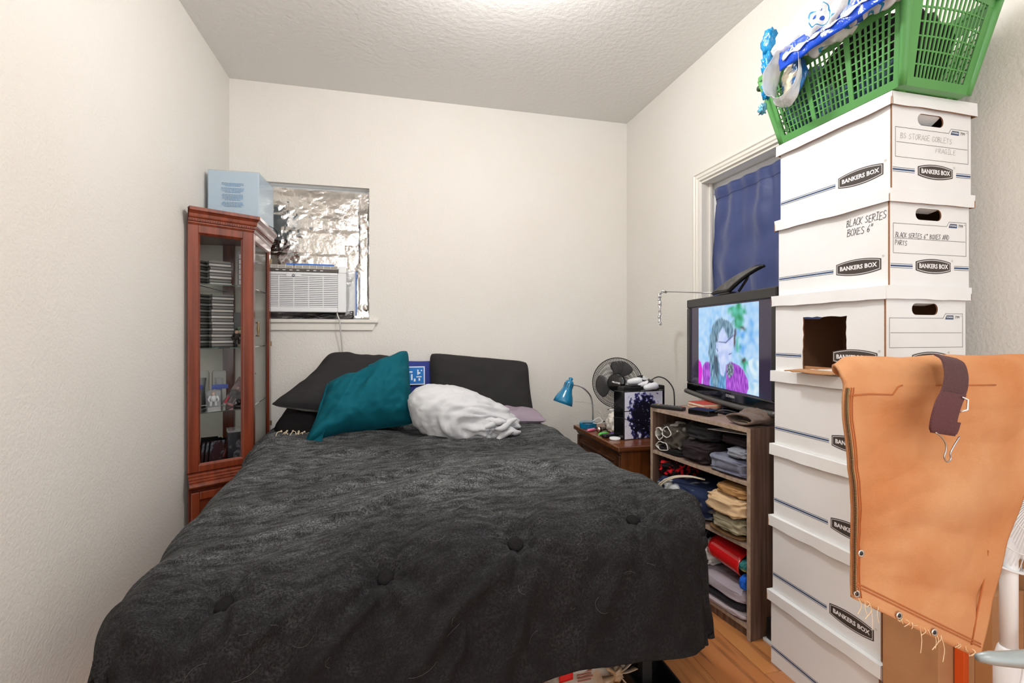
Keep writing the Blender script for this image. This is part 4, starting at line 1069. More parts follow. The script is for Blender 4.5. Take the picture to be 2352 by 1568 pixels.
# --- games console standing upright with splatter art
gcn = thing('games_console', 'upright black games console with a blue ink splatter faceplate', 'games console', (1.39, 2.52, NZ), R(6))
Hh = .272
def slab(x0, x1, y0, y1, z0, z1, sl=.012): 
    mb = MB(); mb.add([(x0, y0, z0), (x1, y0, z0), (x1 - sl, y1, z0), (x0 - sl, y1, z0), (x0, y0, z1), (x1, y0, z1), (x1 - sl, y1, z1), (x0 - sl, y1, z1)], [[3, 2, 1, 0], [4, 5, 6, 7], [0, 1, 5, 4], [1, 2, 6, 5], [2, 3, 7, 6], [3, 0, 4, 7]]); return mb
slab(-.14, .135, -.037, .045, 0.0005, Hh).build('case', black_gl, gcn, bevel=.002)
MB().box(-.14, .135, -.0378, -.036, Hh * .585, Hh * .60).build('groove', black_mt, gcn)
def art_mat():
    m = mat('splatter_art', rgb(222, 222, 236), .35)
    nt = m.node_tree; b = nt.nodes['Principled BSDF']; L = nt.links.new
    tc = nt.nodes.new('ShaderNodeTexCoord'); sep = nt.nodes.new('ShaderNodeSeparateXYZ'); L(tc.outputs['Object'], sep.inputs[0])
    def M(op, a, c):
        n = nt.nodes.new('ShaderNodeMath'); n.operation = op
        for k, v in enumerate((a, c)):
            if isinstance(v, (int, float)): n.inputs[k].default_value = v
            else: L(v, n.inputs[k])
        return n.outputs[0]
    dx = M('MULTIPLY', M('SUBTRACT', sep.outputs[0], .0), 9.0); dz = M('MULTIPLY', M('SUBTRACT', sep.outputs[2], .125), 7.4)
    d = M('SQRT', M('ADD', M('MULTIPLY', dx, dx), M('MULTIPLY', dz, dz)), 0)
    def nse(sc, det):
        n = nt.nodes.new('ShaderNodeTexNoise'); n.inputs['Scale'].default_value = sc; n.inputs['Detail'].default_value = det; L(tc.outputs['Object'], n.inputs['Vector']); return n.outputs['Fac']
    v = M('ADD', d, M('MULTIPLY', M('SUBTRACT', nse(45, 6), .5), 1.5))
    r = nt.nodes.new('ShaderNodeValToRGB'); e = r.color_ramp.elements
    e[0].position = .72; e[0].color = rgb(20, 18, 34); e[1].position = 1.0; e[1].color = rgb(222, 222, 236)
    x = r.color_ramp.elements.new(.88); x.color = rgb(48, 50, 104); x = r.color_ramp.elements.new(.95); x.color = rgb(110, 116, 176)
    L(v, r.inputs[0])
    hl = nt.nodes.new('ShaderNodeValToRGB'); hl.color_ramp.elements[0].position = .64; hl.color_ramp.elements[1].position = .70; L(nse(70, 4), hl.inputs[0])
    mx = nt.nodes.new('ShaderNodeMix'); mx.data_type = 'RGBA'; L(hl.outputs[0], mx.inputs['Factor']); L(r.outputs[0], mx.inputs['A']); mx.inputs['B'].default_value = rgb(176, 182, 226)
    L(mx.outputs['Result'], b.inputs['Base Color']); return m
MB().box(-.132, .122, -.0388, -.0365, .004, Hh * .583).build('faceplate', art_mat(), gcn)
MB().box(-.132, .122, -.0388, -.0365, Hh * .602, Hh - .004).build('faceplate', art_mat(), gcn)
pc = thing('power_cable', 'thin black cable drooping across the console faceplate', 'cable', (1.30, 2.47, NZ))
MB().tube(smooth_path([(1.225, 2.535, .728), (1.248, 2.47, .735), (1.30, 2.462, .715), (1.36, 2.458, .70), (1.40, 2.455, .66), (1.42, 2.452, .625)], 30), .0016, 6).build('wire', black_gl, pc, world=True, smooth=True)
pd = thing('headset', 'round black headset pad leaning at the foot of the console', 'headset', (1.432, 2.438, NZ))
MB().lathe([(.001, -.014), (.026, -.014), (.032, -.006), (.032, .006), (.02, .012), (.001, .014)], 20, Matrix.Translation((1.432, 2.44, NZ + .033)) @ Matrix.Rotation(R(90), 4, 'X'), caps=False).build('ear_pad', dark_pl, pd, world=True, smooth=True)
MB().lathe([(.001, 0), (.016, .001), (.018, .006)], 16, Matrix.Translation((1.432, 2.425, NZ + .033)) @ Matrix.Rotation(R(90), 4, 'X'), caps=False).build('ear_ring', black_gl, pd, world=True, smooth=True)
b2 = thing('set_top_box', 'second black box standing behind the games console', 'electronics', (1.455, 2.63, NZ), R(6))
MB().box(-.15, .15, -.03, .03, 0.0005, .286).build('case', black_mt, b2, bevel=.008, seg=3); MB().box(-.10, .11, -.028, .028, .286, .291).build('vent', dark_pl, b2, bevel=.002)
# two game controllers on top
def controller(name, label, loc, rz, m):
    t = thing(name, label, 'game controller', loc, rz)
    MB().grid(lambda u, v: Vector((.05 * (2 * u - 1), .030 * math.cos(v * 6.283), .022 + .015 * math.sin(v * 6.283))) if True else 0, 12, 16, cv=True).build('body', m, t, smooth=True)
    for s_ in (-1, 1):
        MB().tube(smooth_path([(s_ * .045, .012, .024), (s_ * .058, -.01, .024), (s_ * .068, -.045, .018), (s_ * .070, -.07, .014)], 12), [.016, .019, .021, .021, .021, .020, .020, .019, .018, .017, .016, .013, .006], 12).build('grip', m, t, smooth=True)
        MB().lathe([(.009, 0), (.007, .008), (.010, .012), (.009, .016)], 14, Matrix.Translation((s_ * .026, -.01, .036))).build('thumbstick', dark_pl, t, smooth=True)
        MB().box(s_ * .042 - .014, s_ * .042 + .014, .026, .036, .018, .03).build('trigger', dark_pl, t, bevel=.003)
    mb = MB(); mb.box(-.006, .006, -.002, .002, .037, .041, 0, Matrix.Translation((-.045, .006, 0))); mb.box(-.002, .002, -.006, .006, .037, .041, 0, Matrix.Translation((-.045, .006, 0))); mb.build('direction_pad', dark_pl, t)
    return t
ctl_w = mat('controller_white', rgb(216, 218, 222), .3)
controller('game_controller', 'white game controller on top of the console, nearer one', (1.475, 2.535, NZ + .275), R(255), ctl_w)
controller('game_controller', 'white game controller behind the nearer one next to the fan', (1.475, 2.66, NZ + .2915), R(225), ctl_w)
cb = thing('antenna_cable', 'black cable arching from the controllers behind the television', 'cable', (1.52, 2.5, NZ + .28))
MB().tube(smooth_path([(1.45, 2.56, .905), (1.475, 2.55, .935), (1.515, 2.54, .955), (1.555, 2.52, .94), (1.585, 2.50, .895), (1.59, 2.49, .84), (1.585, 2.48, .70)], 30), .0036, 8).build('wire', dark_pl, cb, world=True, smooth=True)

# --- black desk fan
fn_ = thing('desk_fan', 'black desk fan with wire grille behind the games console', 'fan', (1.455, 2.84, NZ))
fx = Vector((1.378, 2.80, .898)); fdir = Vector((-.62, -.78, .10)).normalized()
Tf = Matrix.Translation(fx) @ fdir.to_track_quat('Z', 'Y').to_matrix().to_4x4()
RF = .158
for zz, nm in ((.022, 'grille_front'), (-.03, 'grille_back')):
    mb = MB(); nw = 90
    for k in range(nw):
        a = 2 * math.pi * k / nw; tw = .22 if zz > 0 else -.22
        p0 = (.045, a); pts_ = []
        for q in range(5):
            rr = lerp(.045, RF, q / 4); aa = a + tw * (q / 4)
            pts_.append(Tf @ Vector((rr * math.cos(aa), rr * math.sin(aa), zz * (1 - (q / 4) ** 3))))
        mb.tube(pts_, .0013, 3, cap=False)
    for rr in (.09, .115, .135, .148): mb.tube([Tf @ Vector((rr * math.cos(a * .131), rr * math.sin(a * .131), zz * (1 - ((rr - .045) / (RF - .045)) ** 3))) for a in range(48)], .0009, 4, closed=True)
    mb.build(nm, dark_pl, fn_, world=True)
MB().tube([Tf @ Vector((RF * math.cos(a * .131), RF * math.sin(a * .131), 0)) for a in range(48)], .0032, 8, closed=True).build('rim', dark_pl, fn_, world=True, smooth=True)
hb = MB().lathe([(.058, .014), (.058, .022), (.050, .026), (.001, .027)], 32, Tf, caps=False).build('badge', black_gl, fn_, world=True, smooth=True)
for k in range(3):
    a0 = R(75 + 120 * k)
    def bld(u, v, a0=a0):
        rr = lerp(.03, .142, v); wid = lerp(.35, .74, math.sin(v * 2.2)); aa = a0 + (u - .5) * 2 * wid * .9
        rr2 = rr * (1 - .10 * (2 * u - 1) ** 2)
        return Tf @ Vector((rr2 * math.cos(aa), rr2 * math.sin(aa), -.004 + (u - .5) * .026 * (1 - v * .3)))
    MB().grid(bld, 14, 12).build('blade', mat('fan_blade', rgb(62, 60, 60), .35), fn_, world=True, smooth=True, solid=(.0018, 0))
MB().lathe([(.03, -.004), (.03, .012)], 20, Tf).build('hub', dark_pl, fn_, world=True, smooth=True)
MB().lathe([(.045, -.035), (.045, -.09), (.03, -.11)], 20, Tf).build('motor', dark_pl, fn_, world=True, smooth=True)
MB().tube([Tf @ Vector((0, 0, -.07)), (1.45, 2.89, .80), (1.455, 2.88, NZ + .02)], [.016, .014, .016], 10).build('stem', dark_pl, fn_, world=True, smooth=True)
MB().lathe([(.075, 0.0005), (.075, .012), (.05, .022), (.016, .03)], 28, Matrix.Translation((1.455, 2.875, NZ))).build('base', dark_pl, fn_, world=True, smooth=True)
# lettering upright on the badge
upv = (Tf.inverted().to_3x3() @ Vector((0, 0, 1))); an = math.atan2(upv.y, upv.x) - math.pi / 2
mb = MB(); add_text(mb, Tf @ Matrix.Rotation(an - R(10), 4, 'Z'), 'PELONIS', .0135, .0004, dz=.0275); mb.build('lettering', ink_wh, hb, world=True)

# ================================================================== TV STAND
sa = math.atan2(.9897, -.143); SO = Vector((1.358, 1.600, 0))
tvs = thing('tv_stand', 'grey walnut open shelf unit holding clothes under the television', 'shelf unit', SO, sa)
TS = WM[tvs.name]
# local: x along the front (right->left), y out to the bed, z up; depth towards -y
SW, SD, SH = .61, .345, .836
MB().box(0, .018, -SD, 0, 0, SH).build('side_panel', walnut_v, tvs, bevel=.0012)
MB().box(SW - .018, SW, -SD, 0, 0, SH - .002).build('side_panel', walnut_v, tvs, bevel=.0012)
for x in (0, SW - .018): MB().box(x + .0005, x + .0175, 0, .0008, 0.001, SH - .003).build('edge_band', walnut_e, tvs)
SHELF = [.056, .372, .622]
MB().box(.018, SW - .018, -SD, 0, SH - .018, SH).build('top_board', walnut_h, tvs, bevel=.0012)
MB().box(.0005, SW - .0005, -.001, .0009, SH - .0175, SH - .0005).build('edge_band', walnut_e, tvs)
for z in SHELF:
    MB().box(.018, SW - .018, -SD + .006, -.002, z - .016, z).build('shelf', walnut_h, tvs, bevel=.0012)
    MB().box(.018, SW - .018, -.002, -.0012, z - .0155, z - .0005).build('edge_band', walnut_e, tvs)
MB().box(.018, SW - .018, -SD, -SD + .005, .03, SH - .018).build('back_panel', walnut_v, tvs)
MB().box(.018, SW - .018, -.03, -.018, 0, .04).build('kick_board', walnut_v, tvs)

def garment(name, label, u0, u1, z0, z1, mats, seed, layers=3, depth=.22, y0=.012, amp=.010, sq=.35, group=None, cat='clothes', tilt=0.0, fold=.30, ridge_s=2.0, bow=0.0):
    """folded cloth lying on a shelf in stand coordinates (u along front, z up)"""
    cu, cz, cyy = (u0 + u1) / 2, (z0 + z1) / 2, y0 - depth / 2
    hu, hz, hy = (u1 - u0) / 2, (z1 - z0) / 2, depth / 2
    t = thing(name, label, cat, TS @ Vector((cu, cyy, z0)), sa, group)
    def fn(a_, b0):
        a = a_ * 2 * math.pi; b_ = (b0 - .5) * math.pi
        sg = lambda t_, e: math.copysign(abs(t_) ** e, t_)
        d = Vector((sg(math.cos(a), sq) * abs(math.cos(b_)) ** sq, sg(math.sin(a), sq) * abs(math.cos(b_)) ** sq, sg(math.sin(b_), sq)))
        zf = d.z
        g = abs(math.sin((zf + 1) * .5 * math.pi * layers + .5 * nz((d.x * 1.3, d.y, 0), 1.2, seed)))
        k = 1 - fold * .35 * (1 - g) ** 2
        q = (d.x * 1.4, d.y * 1.4, d.z * 2.2)
        p = Vector((d.x * hu * k, d.y * hy * k, d.z * hz))
        n_ = amp * (.9 * ridge(q, ridge_s, seed) + .7 * nz(q, 3.3, seed + 4) + .35 * nz(q, 8, seed + 6) - .55)
        p += Vector((d.x, d.y, d.z * .5)).normalized() * n_
        p.z += tilt * p.x + bow * (1 - d.x ** 2) * (1 if d.z > 0 else 0)
        p.x = min(max(p.x + cu, .0215), SW - .0215) - cu
        p.z = max(p.z, -hz + .0012); p.z = min(p.z, hz + .012)
        p.y = max(p.y + cyy, -SD + .012) - cyy
        return Vector((p.x, p.y, p.z + hz))
    MB().grid(fn, 84, 52, cu=True).build('cloth', mats, t, smooth=True, relax=4)
    return t, fn
def cloth(name, c, c2=None, sc=6, lo=.45, hi=.55, det=2, bump=30, st=None, sheen=.15):
    return mat(name, c, .85, var=(sc, c2, lo, hi, det) if c2 else None, bump=(bump, .3, 3), bump2=(300, .15), spec=.15, stretch=st)
black_c = cloth('cloth_black', rgb(30, 27, 29)); char_c = cloth('cloth_charcoal', rgb(44, 43, 45)); brownblk = cloth('cloth_brownblack', rgb(44, 36, 39))
camo_c = cloth('cloth_camo', rgb(200, 196, 186), rgb(74, 68, 62), 14, .45, .50, 1); jean_c = cloth('cloth_greyjean', rgb(96, 98, 116), rgb(120, 124, 140), 5)
grey_c = cloth('cloth_grey', rgb(132, 136, 146)); red_c = cloth('cloth_redplaid', rgb(190, 26, 34), rgb(22, 16, 18), 32, .44, .50, 2)
navy_c = cloth('cloth_tiedye', rgb(36, 46, 74), rgb(206, 210, 212), 7.5, .52, .60, 2); khaki_c = cloth('cloth_khaki', rgb(206, 176, 138)); tan_c = cloth('cloth_tan', rgb(168, 128, 82))
olive_c = cloth('cloth_olive', rgb(142, 134, 108), rgb(164, 156, 130), 5); knit_c = cloth('cloth_knit', rgb(124, 94, 62), bump=120); lav_c = cloth('cloth_lavender', rgb(168, 158, 166)); blue_c2 = cloth('cloth_blue', rgb(30, 90, 190)); oly_c = cloth('cloth_mustard', rgb(150, 140, 70), rgb(50, 110, 110), 12, .5, .55)
gd_c = cloth('cloth_darkgrey', rgb(52, 50, 56)); drkc = cloth('cloth_darkbrown', rgb(70, 58, 58))
S1, S2, S3 = SHELF[2], SHELF[1], SHELF[0]
GR = 'folded clothes on the shelf unit'
g, fnn = garment('shorts', 'rolled white and grey camouflage shorts at left on the upper shelf', .405, .575, S1 + .012, S1 + .145, camo_c, 31, 2, .24, -.01, .016, .55)
# open waistband loops of the shorts
for (uu, zz, ru, rz_) in ((.555, .090, .028, .034), (.50, .105, .030, .030), (.53, .032, .045, .024)):
    def cuff(u, v, uu=uu, zz=zz, ru=ru, rz_=rz_):
        a = u * 2 * math.pi; q_ = (math.cos(a) + uu * 20, math.sin(a), v)
        return Vector((uu - .49 + ru * (1 + .3 * nz(q_, 1.3, 3)) * math.cos(a), .122 - .05 * v + .006 * nz(q_, 2, 5), zz - .012 + rz_ * (.9 + .4 * nz(q_, 1.3, 8)) * math.sin(a)))
    MB().grid(cuff, 28, 6, cu=True).build('cuff', camo_c, g, smooth=True, solid=(.004, 0))
    MB().tube([cuff(k / 28, 0) for k in range(28)], .0026, 6, closed=True).build('cuff_hem', mat('camo_edge', rgb(206, 204, 198), .85, spec=.2), g, smooth=True)
garment('trousers', 'black shorts folded flat under the camouflage shorts', .40, .58, S1, S1 + .030, black_c, 32, 2, .26, -.006, .006)
garment('hoodie', 'dark brown black sweatshirt folded in the middle of the upper shelf', .235, .41, S1, S1 + .095, brownblk, 33, 2, .27, .004, .014, .5)
garment('trousers', 'charcoal knit top on the dark sweatshirt, upper shelf', .24, .415, S1 + .097, S1 + .175, char_c, 34, 3, .24, -.02, .014, .6)
garment('jeans', 'grey blue jeans folded at right on the upper shelf', .022, .235, S1, S1 + .075, jean_c, 35, 3, .25, .006, .012, .4)
garment('jeans', 'light grey shorts on top of the blue jeans, upper shelf', .022, .145, S1 + .076, S1 + .115, grey_c, 36, 2, .22, -.004, .010, .5)
garment('jacket', 'dark brown jacket draped above the grey jeans, upper shelf', .022, .215, S1 + .116, S1 + .155, brownblk, 37, 2, .24, -.035, .010, .5)
pp = thing('paper_sheet', 'white folded paper lying on clothes on the upper shelf', 'paper', TS @ Vector((.13, -.06, S1 + .172)), sa)
mb = MB(); mb.add([(.12, .035, -.006), (-.10, .02, .006), (-.10, -.12, .008), (.06, -.12, .002), (.12, .035, -.0045), (-.10, .02, .0075), (-.10, -.12, .0095), (.06, -.12, .0035)], [[3, 2, 1, 0], [4, 5, 6, 7], [0, 1, 5, 4], [1, 2, 6, 5], [2, 3, 7, 6], [3, 0, 4, 7]]); mb.build('sheet', white_pl2, pp)
garment('flannel_shirt', 'red and black flannel shirt crumpled at left on the middle shelf', .435, .588, S2 + .128, S2 + .225, red_c, 38, 2, .2, .0, .018, .75)
g, fnn = garment('blanket', 'navy and white tie dye blanket stuffed on the middle shelf', .20, .588, S2, S2 + .128, navy_c, 39, 1, .30, .035, .016, .6, bow=.05)
for k, o_ in enumerate((0, .014)):
    pth = smooth_path([TS @ Vector((.50 + o_, .05, S2 + .06)), TS @ Vector((.46 + o_, .052, S2 + .12)), TS @ Vector((.40 + o_, .03, S2 + .165)), TS @ Vector((.33 + o_, .0, S2 + .185)), TS @ Vector((.27 + o_, -.03, S2 + .186))], 20)
    MB().ribbon(pth, (0, 1, .35), .007, .003).build('strap', mat('strap_cream', rgb(196, 184, 164), .8), g, world=True, smooth=True)
garment('trousers', 'cream khaki trousers folded on the middle shelf right side', .022, .235, S2 + .085, S2 + .165, khaki_c, 40, 2, .26, .03, .014, .45)
garment('trousers', 'tan work trousers on top of the cream khakis', .022, .20, S2 + .166, S2 + .205, tan_c, 41, 2, .24, .0, .010, .45)
garment('cargo_shorts', 'olive cargo shorts under the cream khakis', .022, .205, S2 + .018, S2 + .086, olive_c, 42, 2, .26, .022, .014, .5)
garment('sweater', 'brown knit sweater edge beneath the olive shorts', .03, .235, S2, S2 + .018, knit_c, 43, 1, .26, .012, .006, .5)
# bottom shelf
rc = thing('red_tube', 'glossy red plastic sheet rolled among clothes on the bottom shelf', 'plastic roll', TS @ Vector((.155, -.10, S3 + .13)), sa)
def redf(u, v):
    a = lerp(-.6, 3.4, v); x = lerp(.082, -.085, u)
    return Vector((x, .085 * math.sin(a) + .012 - .02 * (1 - v), .055 * math.cos(a) + .078 + .05 * (u - .5) * -.35))
MB().grid(redf, 10, 26).build('sheet', mat('red_gloss', rgb(198, 26, 30), .12, coat=.5), rc, smooth=True, solid=(.002, 0))
garment('towel', 'lavender grey towel folded on the bottom shelf', .022, .30, S3 + .062, S3 + .118, lav_c, 44, 2, .27, .010, .008, .4, tilt=.0)
garment('sweatshirt', 'dark grey sweatshirt layered inside the lavender towel', .03, .30, S3 + .03, S3 + .061, gd_c, 45, 1, .27, .004, .008, .4)
garment('towel', 'pale mauve towel at the bottom of the lowest shelf', .022, .30, S3, S3 + .030, mat('cloth_mauve', rgb(178, 164, 168), .85, bump=(40, .3), sheen=.1), 46, 1, .28, .010, .010, .4)
garment('blue_shirt', 'bright blue shirt corner under the red plastic at right', .022, .06, S3 + .119, S3 + .19, blue_c2, 47, 1, .2, .008, .006, .6)
garment('printed_shirt', 'mustard and teal printed shirt inside the red roll', .024, .07, S3 + .19, S3 + .24, oly_c, 48, 1, .2, .0, .006, .6)
garment('printed_shirt', 'white and black printed shirt left of the red roll', .235, .32, S3 + .119, S3 + .225, cloth('cloth_whiteprint', rgb(200, 198, 192), rgb(24, 30, 36), 13, .54, .58), 49, 1, .22, .015, .012, .7)
garment('fleece', 'dark speckled fleece at left on the bottom shelf', .325, .588, S3, S3 + .25, cloth('cloth_fleece', rgb(56, 48, 50), rgb(120, 120, 132), 40, .55, .6), 50, 3, .28, .0, .014, .6)

# --- things on top of the stand
def on_top(u, y, z=0): return TS @ Vector((u, y, SH + z))
rm = thing('remote_control', 'long black television remote on the left of the tv stand', 'remote', on_top(.52, -.035), sa + R(22))
MB().box(-.085, .085, -.022, .022, .0005, .018).build('shell', dark_pl, rm, bevel=.006, seg=3)
kr = random.Random(5); bm_ = [mat('key_' + n, c, .5) for n, c in (('grey', rgb(90, 90, 94)), ('red', rgb(200, 40, 50)), ('teal', rgb(40, 150, 160)), ('yellow', rgb(200, 150, 40)))]
for ix in range(8):
    for iy in range(3):
        MB().box(-.066 + ix * .018, -.056 + ix * .018, -.014 + iy * .011, -.007 + iy * .011, .018, .0195).build('key', bm_[0] if ix not in (6,) else bm_[1 + iy], rm)
MB().box(-.078, -.073, -.006, .006, .018, .0195).build('power_key', bm_[1], rm)
bk = thing('converter_box', 'small black converter box in front of the television base', 'electronics', on_top(.33, -.075), sa + R(12))
MB().box(-.055, .055, -.035, .035, .0005, .026).build('case', black_gl, bk, bevel=.004); MB().box(-.05, .05, -.032, .032, .026, .0268).build('lid_plate', mat('box_blue', rgb(34, 48, 92), .15), bk)
MB().tube(smooth_path([(-.05, -.01, .016), (-.09, -.03, .03), (-.14, -.06, .02)], 10), .004, 7).build('cord', dark_pl, bk, smooth=True)
for k, (lab, c, dz, w_, h_, rz) in enumerate((('orange cardboard covered book under the red book', rgb(206, 140, 92), .0005, .15, .014, 5), ('red paperback on the orange book by the television', rgb(186, 70, 52), .0155, .125, .014, 11))):
    t = thing('book', lab, 'book', on_top(.475, -.225, dz), sa + R(rz - 20))
    MB().box(-w_/2, w_/2, -.05, .05, .0015, h_ - .0015).build('pages', mat('paper_pages', rgb(228, 216, 196), .8), t)
    m = mat('book_cover_%d' % k, c, .5)
    for z in (0, h_ - .0015): MB().box(-w_/2 - .001, w_/2 + .001, -.052, .052, z, z + .0015).build('cover', m, t)
    MB().box(-w_/2 - .001, w_/2 + .001, -.0525, -.051, 0, h_).build('spine', m, t)
gl = thing('knit_cap', 'brown knit cap folded at the right end of the tv stand', 'cap', on_top(.07, -.06), sa)
cap_m = mat('brown_wool', rgb(104, 86, 76), .9, bump=(150, .35), sheen=.2)
def brim(u, v):
    a = u * 2 * math.pi; w_ = 1 + .08 * nz((math.cos(a), math.sin(a), v), 2, 3)
    return Vector((.066 * math.cos(a) * w_, .045 - .10 * v + .006 * math.sin(a * 2), .0265 + .022 * math.sin(a) * w_))
MB().grid(brim, 40, 10, cu=True).build('rolled_brim', cap_m, gl, smooth=True, solid=(.007, -1))
blob((.0, -.055, .032), (.075, .04, .03), 5, .008, 30, 18, flo=.001).build('crown', cap_m, gl, smooth=True)
MB().tube([(.03 * math.cos(a * .26) - .01, .03, .012 + .008 * math.sin(a * .26)) for a in range(24)], .003, 6, closed=True).build('buckle', bronze, gl, smooth=True)

# ================================================================== TELEVISION
TVC = Vector((1.5435, 1.981)); ta = math.atan2(.986, .167) - math.pi / 2
tv = thing('television', 'black flat screen television showing a woman in a purple jacket', 'television', (TVC.x, TVC.y, SH), 0)
dv_ = Vector((.167, .986)).normalized()
TT = basis((TVC.x, TVC.y, 0), (-dv_.x, -dv_.y, 0), (0, 0, 1))      # x to the right seen from the bed, y up, z out
bez = mat('bezel_black', rgb(34, 32, 33), .3); TWH = .405
mb = MB()
z0s, z1s, sx = .940, 1.352, .366
mb.box(-TWH, TWH, z1s, 1.398, -.035, .012, 0, TT); mb.box(-TWH, -sx, z0s, z1s, -.035, .012, 0, TT); mb.box(sx, TWH, z0s, z1s, -.035, .012, 0, TT)
mb.build('bezel', bez, tv, world=True, bevel=.006, seg=3)
mb = MB(); mb.box(-TWH, TWH, .893, z0s, -.035, .012, 0, TT); mb.build('lower_bezel', black_gl, tv, world=True, bevel=.006)
def lip(u, v):
    x = lerp(-TWH - .004, TWH + .004, u); a = v * math.pi
    return TT @ Vector((x, .889 + .012 * (1 - (2 * u - 1) ** 2) * -1 + .010 * math.cos(a), .006 + .016 * math.sin(a)))
MB().grid(lip, 30, 9).build('speaker_lip', mat('lip_grey', rgb(70, 68, 66), .35), tv, world=True, smooth=True, solid=(.004, -1))
MB().box(-.32, .32, .93, 1.36, -.09, -.035, 0, TT).build('back_cover', dark_pl, tv, world=True, bevel=.02, seg=3)
scr = MB().box(-sx, sx, z0s, z1s, -.006, .004, 0, TT).build('screen', mat('screen_dark', rgb(36, 30, 44), .1, emit=((.02, .015, .03, 1), 1.0)), tv, world=True)
mb = MB(); add_text(mb, TT @ Matrix.Translation((.06, .918, .0126)), 'SYLVANIA', .017, .0005); mb.build('lettering', mat('silver_print', rgb(190, 190, 192), .4), tv, world=True)
MB().box(-.05, .05, SH + .016, .90, -.05, -.01, 0, TT).build('neck', black_gl, tv, world=True, bevel=.004)
mb = MB()
for k in range(1): mb.add([TT @ Vector((.17 * math.cos(a * .2618), zz, -.03 + .10 * math.sin(a * .2618))) for zz in (SH + .0008, SH + .014) for a in range(24)], [[a, (a + 1) % 24, 24 + (a + 1) % 24, 24 + a] for a in range(24)] + [list(range(23, -1, -1)), [24 + a for a in range(24)]])
mb.build('foot', black_gl, tv, world=True, bevel=.004)
# picture: emissive colour areas, 4:3 image area
pw2, ph2 = .275, .402; pz0 = .945
def sp(x, y):     # photo crop coordinates of the picture -> screen plane
    u = (x - 436) / 681.0; v = (y - (458 - 93 * u)) / ((1210 + 100 * u) - (458 - 93 * u))
    t = 1.31 * u / (1 + .31 * u)
    return (-pw2 + 2 * pw2 * t, pz0 + ph2 * (1 - v))
layers = [
 ((158, 208, 250), (192, 224, 252), 'n', 0, .001, [[(430, 440), (1125, 340), (1125, 1330), (430, 1230)]]),
 ((100, 176, 244), (176, 218, 250), 'n', .02, .012, [[(850, 640), (960, 640), (950, 900), (870, 920), (830, 840)], [(560, 560), (640, 520), (600, 760), (540, 800)], [(1000, 500), (1060, 480), (1060, 800), (990, 820)]]),
 ((16, 150, 96), (90, 200, 180), 'n', .025, .010, [[(750, 470), (800, 420), (880, 400), (950, 420), (970, 500), (930, 520), (960, 640), (900, 660), (850, 640), (800, 600), (830, 540)], [(900, 930), (980, 940), (1000, 990), (980, 1090), (940, 1060), (910, 1000)], [(860, 760), (900, 740), (890, 900), (850, 860)]]),
 ((110, 30, 40), (40, 90, 90), 'f', .012, .006, [[(830, 660), (858, 640), (852, 720), (838, 860), (822, 800)], [(915, 940), (965, 935), (960, 980), (930, 990)], [(900, 620), (960, 630), (950, 660), (905, 650)]]),
 ((238, 16, 216), (220, 40, 210), 'n', .004, .003, [[(430, 960), (460, 1000), (478, 1060), (470, 1230), (430, 1230)]]),
 ((226, 246, 255), (170, 214, 246), 'n', .004, .003, [[(990, 960), (1050, 930), (1125, 925), (1125, 1160), (1020, 1130), (1000, 1050)], [(1000, 1170), (1125, 1175), (1125, 1320), (985, 1285)]]),
 ((120, 14, 170), (206, 110, 240), 's', .006, .003, [[(480, 1040), (520, 985), (570, 1000), (560, 1240), (480, 1230)], [(740, 1010), (800, 980), (880, 1010), (940, 1060), (985, 1150), (1000, 1230), (975, 1300), (735, 1270)]]),
 ((130, 196, 238), (50, 100, 160), 's', .004, .004, [[(560, 1000), (680, 1000), (740, 1010), (735, 1270), (565, 1245)]]),
 ((186, 204, 250), (216, 226, 255), 'n', .002, .004, [[(620, 700), (640, 660), (700, 640), (790, 660), (822, 700), (826, 770), (822, 820), (800, 880), (806, 920), (790, 965), (740, 985), (735, 1060), (715, 1130), (680, 1110), (665, 1000), (640, 900), (620, 820)]]),
 ((34, 84, 120), (150, 190, 210), 's', .010, .005, [[(600, 610), (640, 570), (690, 540), (760, 575), (815, 600), (826, 660), (800, 740), (760, 760), (740, 700), (700, 640), (660, 700), (650, 780), (622, 800), (625, 870), (650, 920), (660, 1010), (668, 1100), (650, 1250), (600, 1245), (570, 1120), (555, 990), (545, 880), (560, 740), (585, 660)]]),
 ((66, 50, 74), (70, 120, 140), 's', .012, .006, [[(630, 700), (650, 780), (625, 790), (615, 730)], [(610, 920), (650, 940), (660, 1060), (640, 1160), (615, 1080), (600, 980)]]),
 ((60, 56, 84), (150, 180, 186), 'f', .006, .004, [[(752, 1010), (800, 985), (830, 1030), (820, 1110), (780, 1150), (750, 1110)]]),
 ((70, 80, 140), (110, 130, 190), 'f', 0, .0015, [[(655, 782), (735, 785), (822, 705), (826, 722), (740, 798), (655, 790)], [(770, 903), (806, 888), (806, 898), (772, 914)], [(640, 850), (652, 880), (646, 888), (632, 855)]]),
]
PU, PV = 170, 126
gu, gv = np.meshgrid(np.linspace(0, 1, PU), np.linspace(0, 1, PV))
X0 = -pw2 + 2 * pw2 * gu; Z0 = pz0 + ph2 * gv
wob = np.array([[nz((X0[j, i] * 30, Z0[j, i] * 30, 0), 1, 3) for i in range(PU)] for j in range(PV)]); wob2 = np.array([[nz((X0[j, i] * 30, Z0[j, i] * 30, 5), 1, 7) for i in range(PU)] for j in range(PV)])
strand = np.array([[nz((X0[j, i] * 150, Z0[j, i] * 28, 2), 1, 9) for i in range(PU)] for j in range(PV)]); fine = np.array([[nz((X0[j, i] * 90, Z0[j, i] * 90, 2), 1, 11) for i in range(PU)] for j in range(PV)])
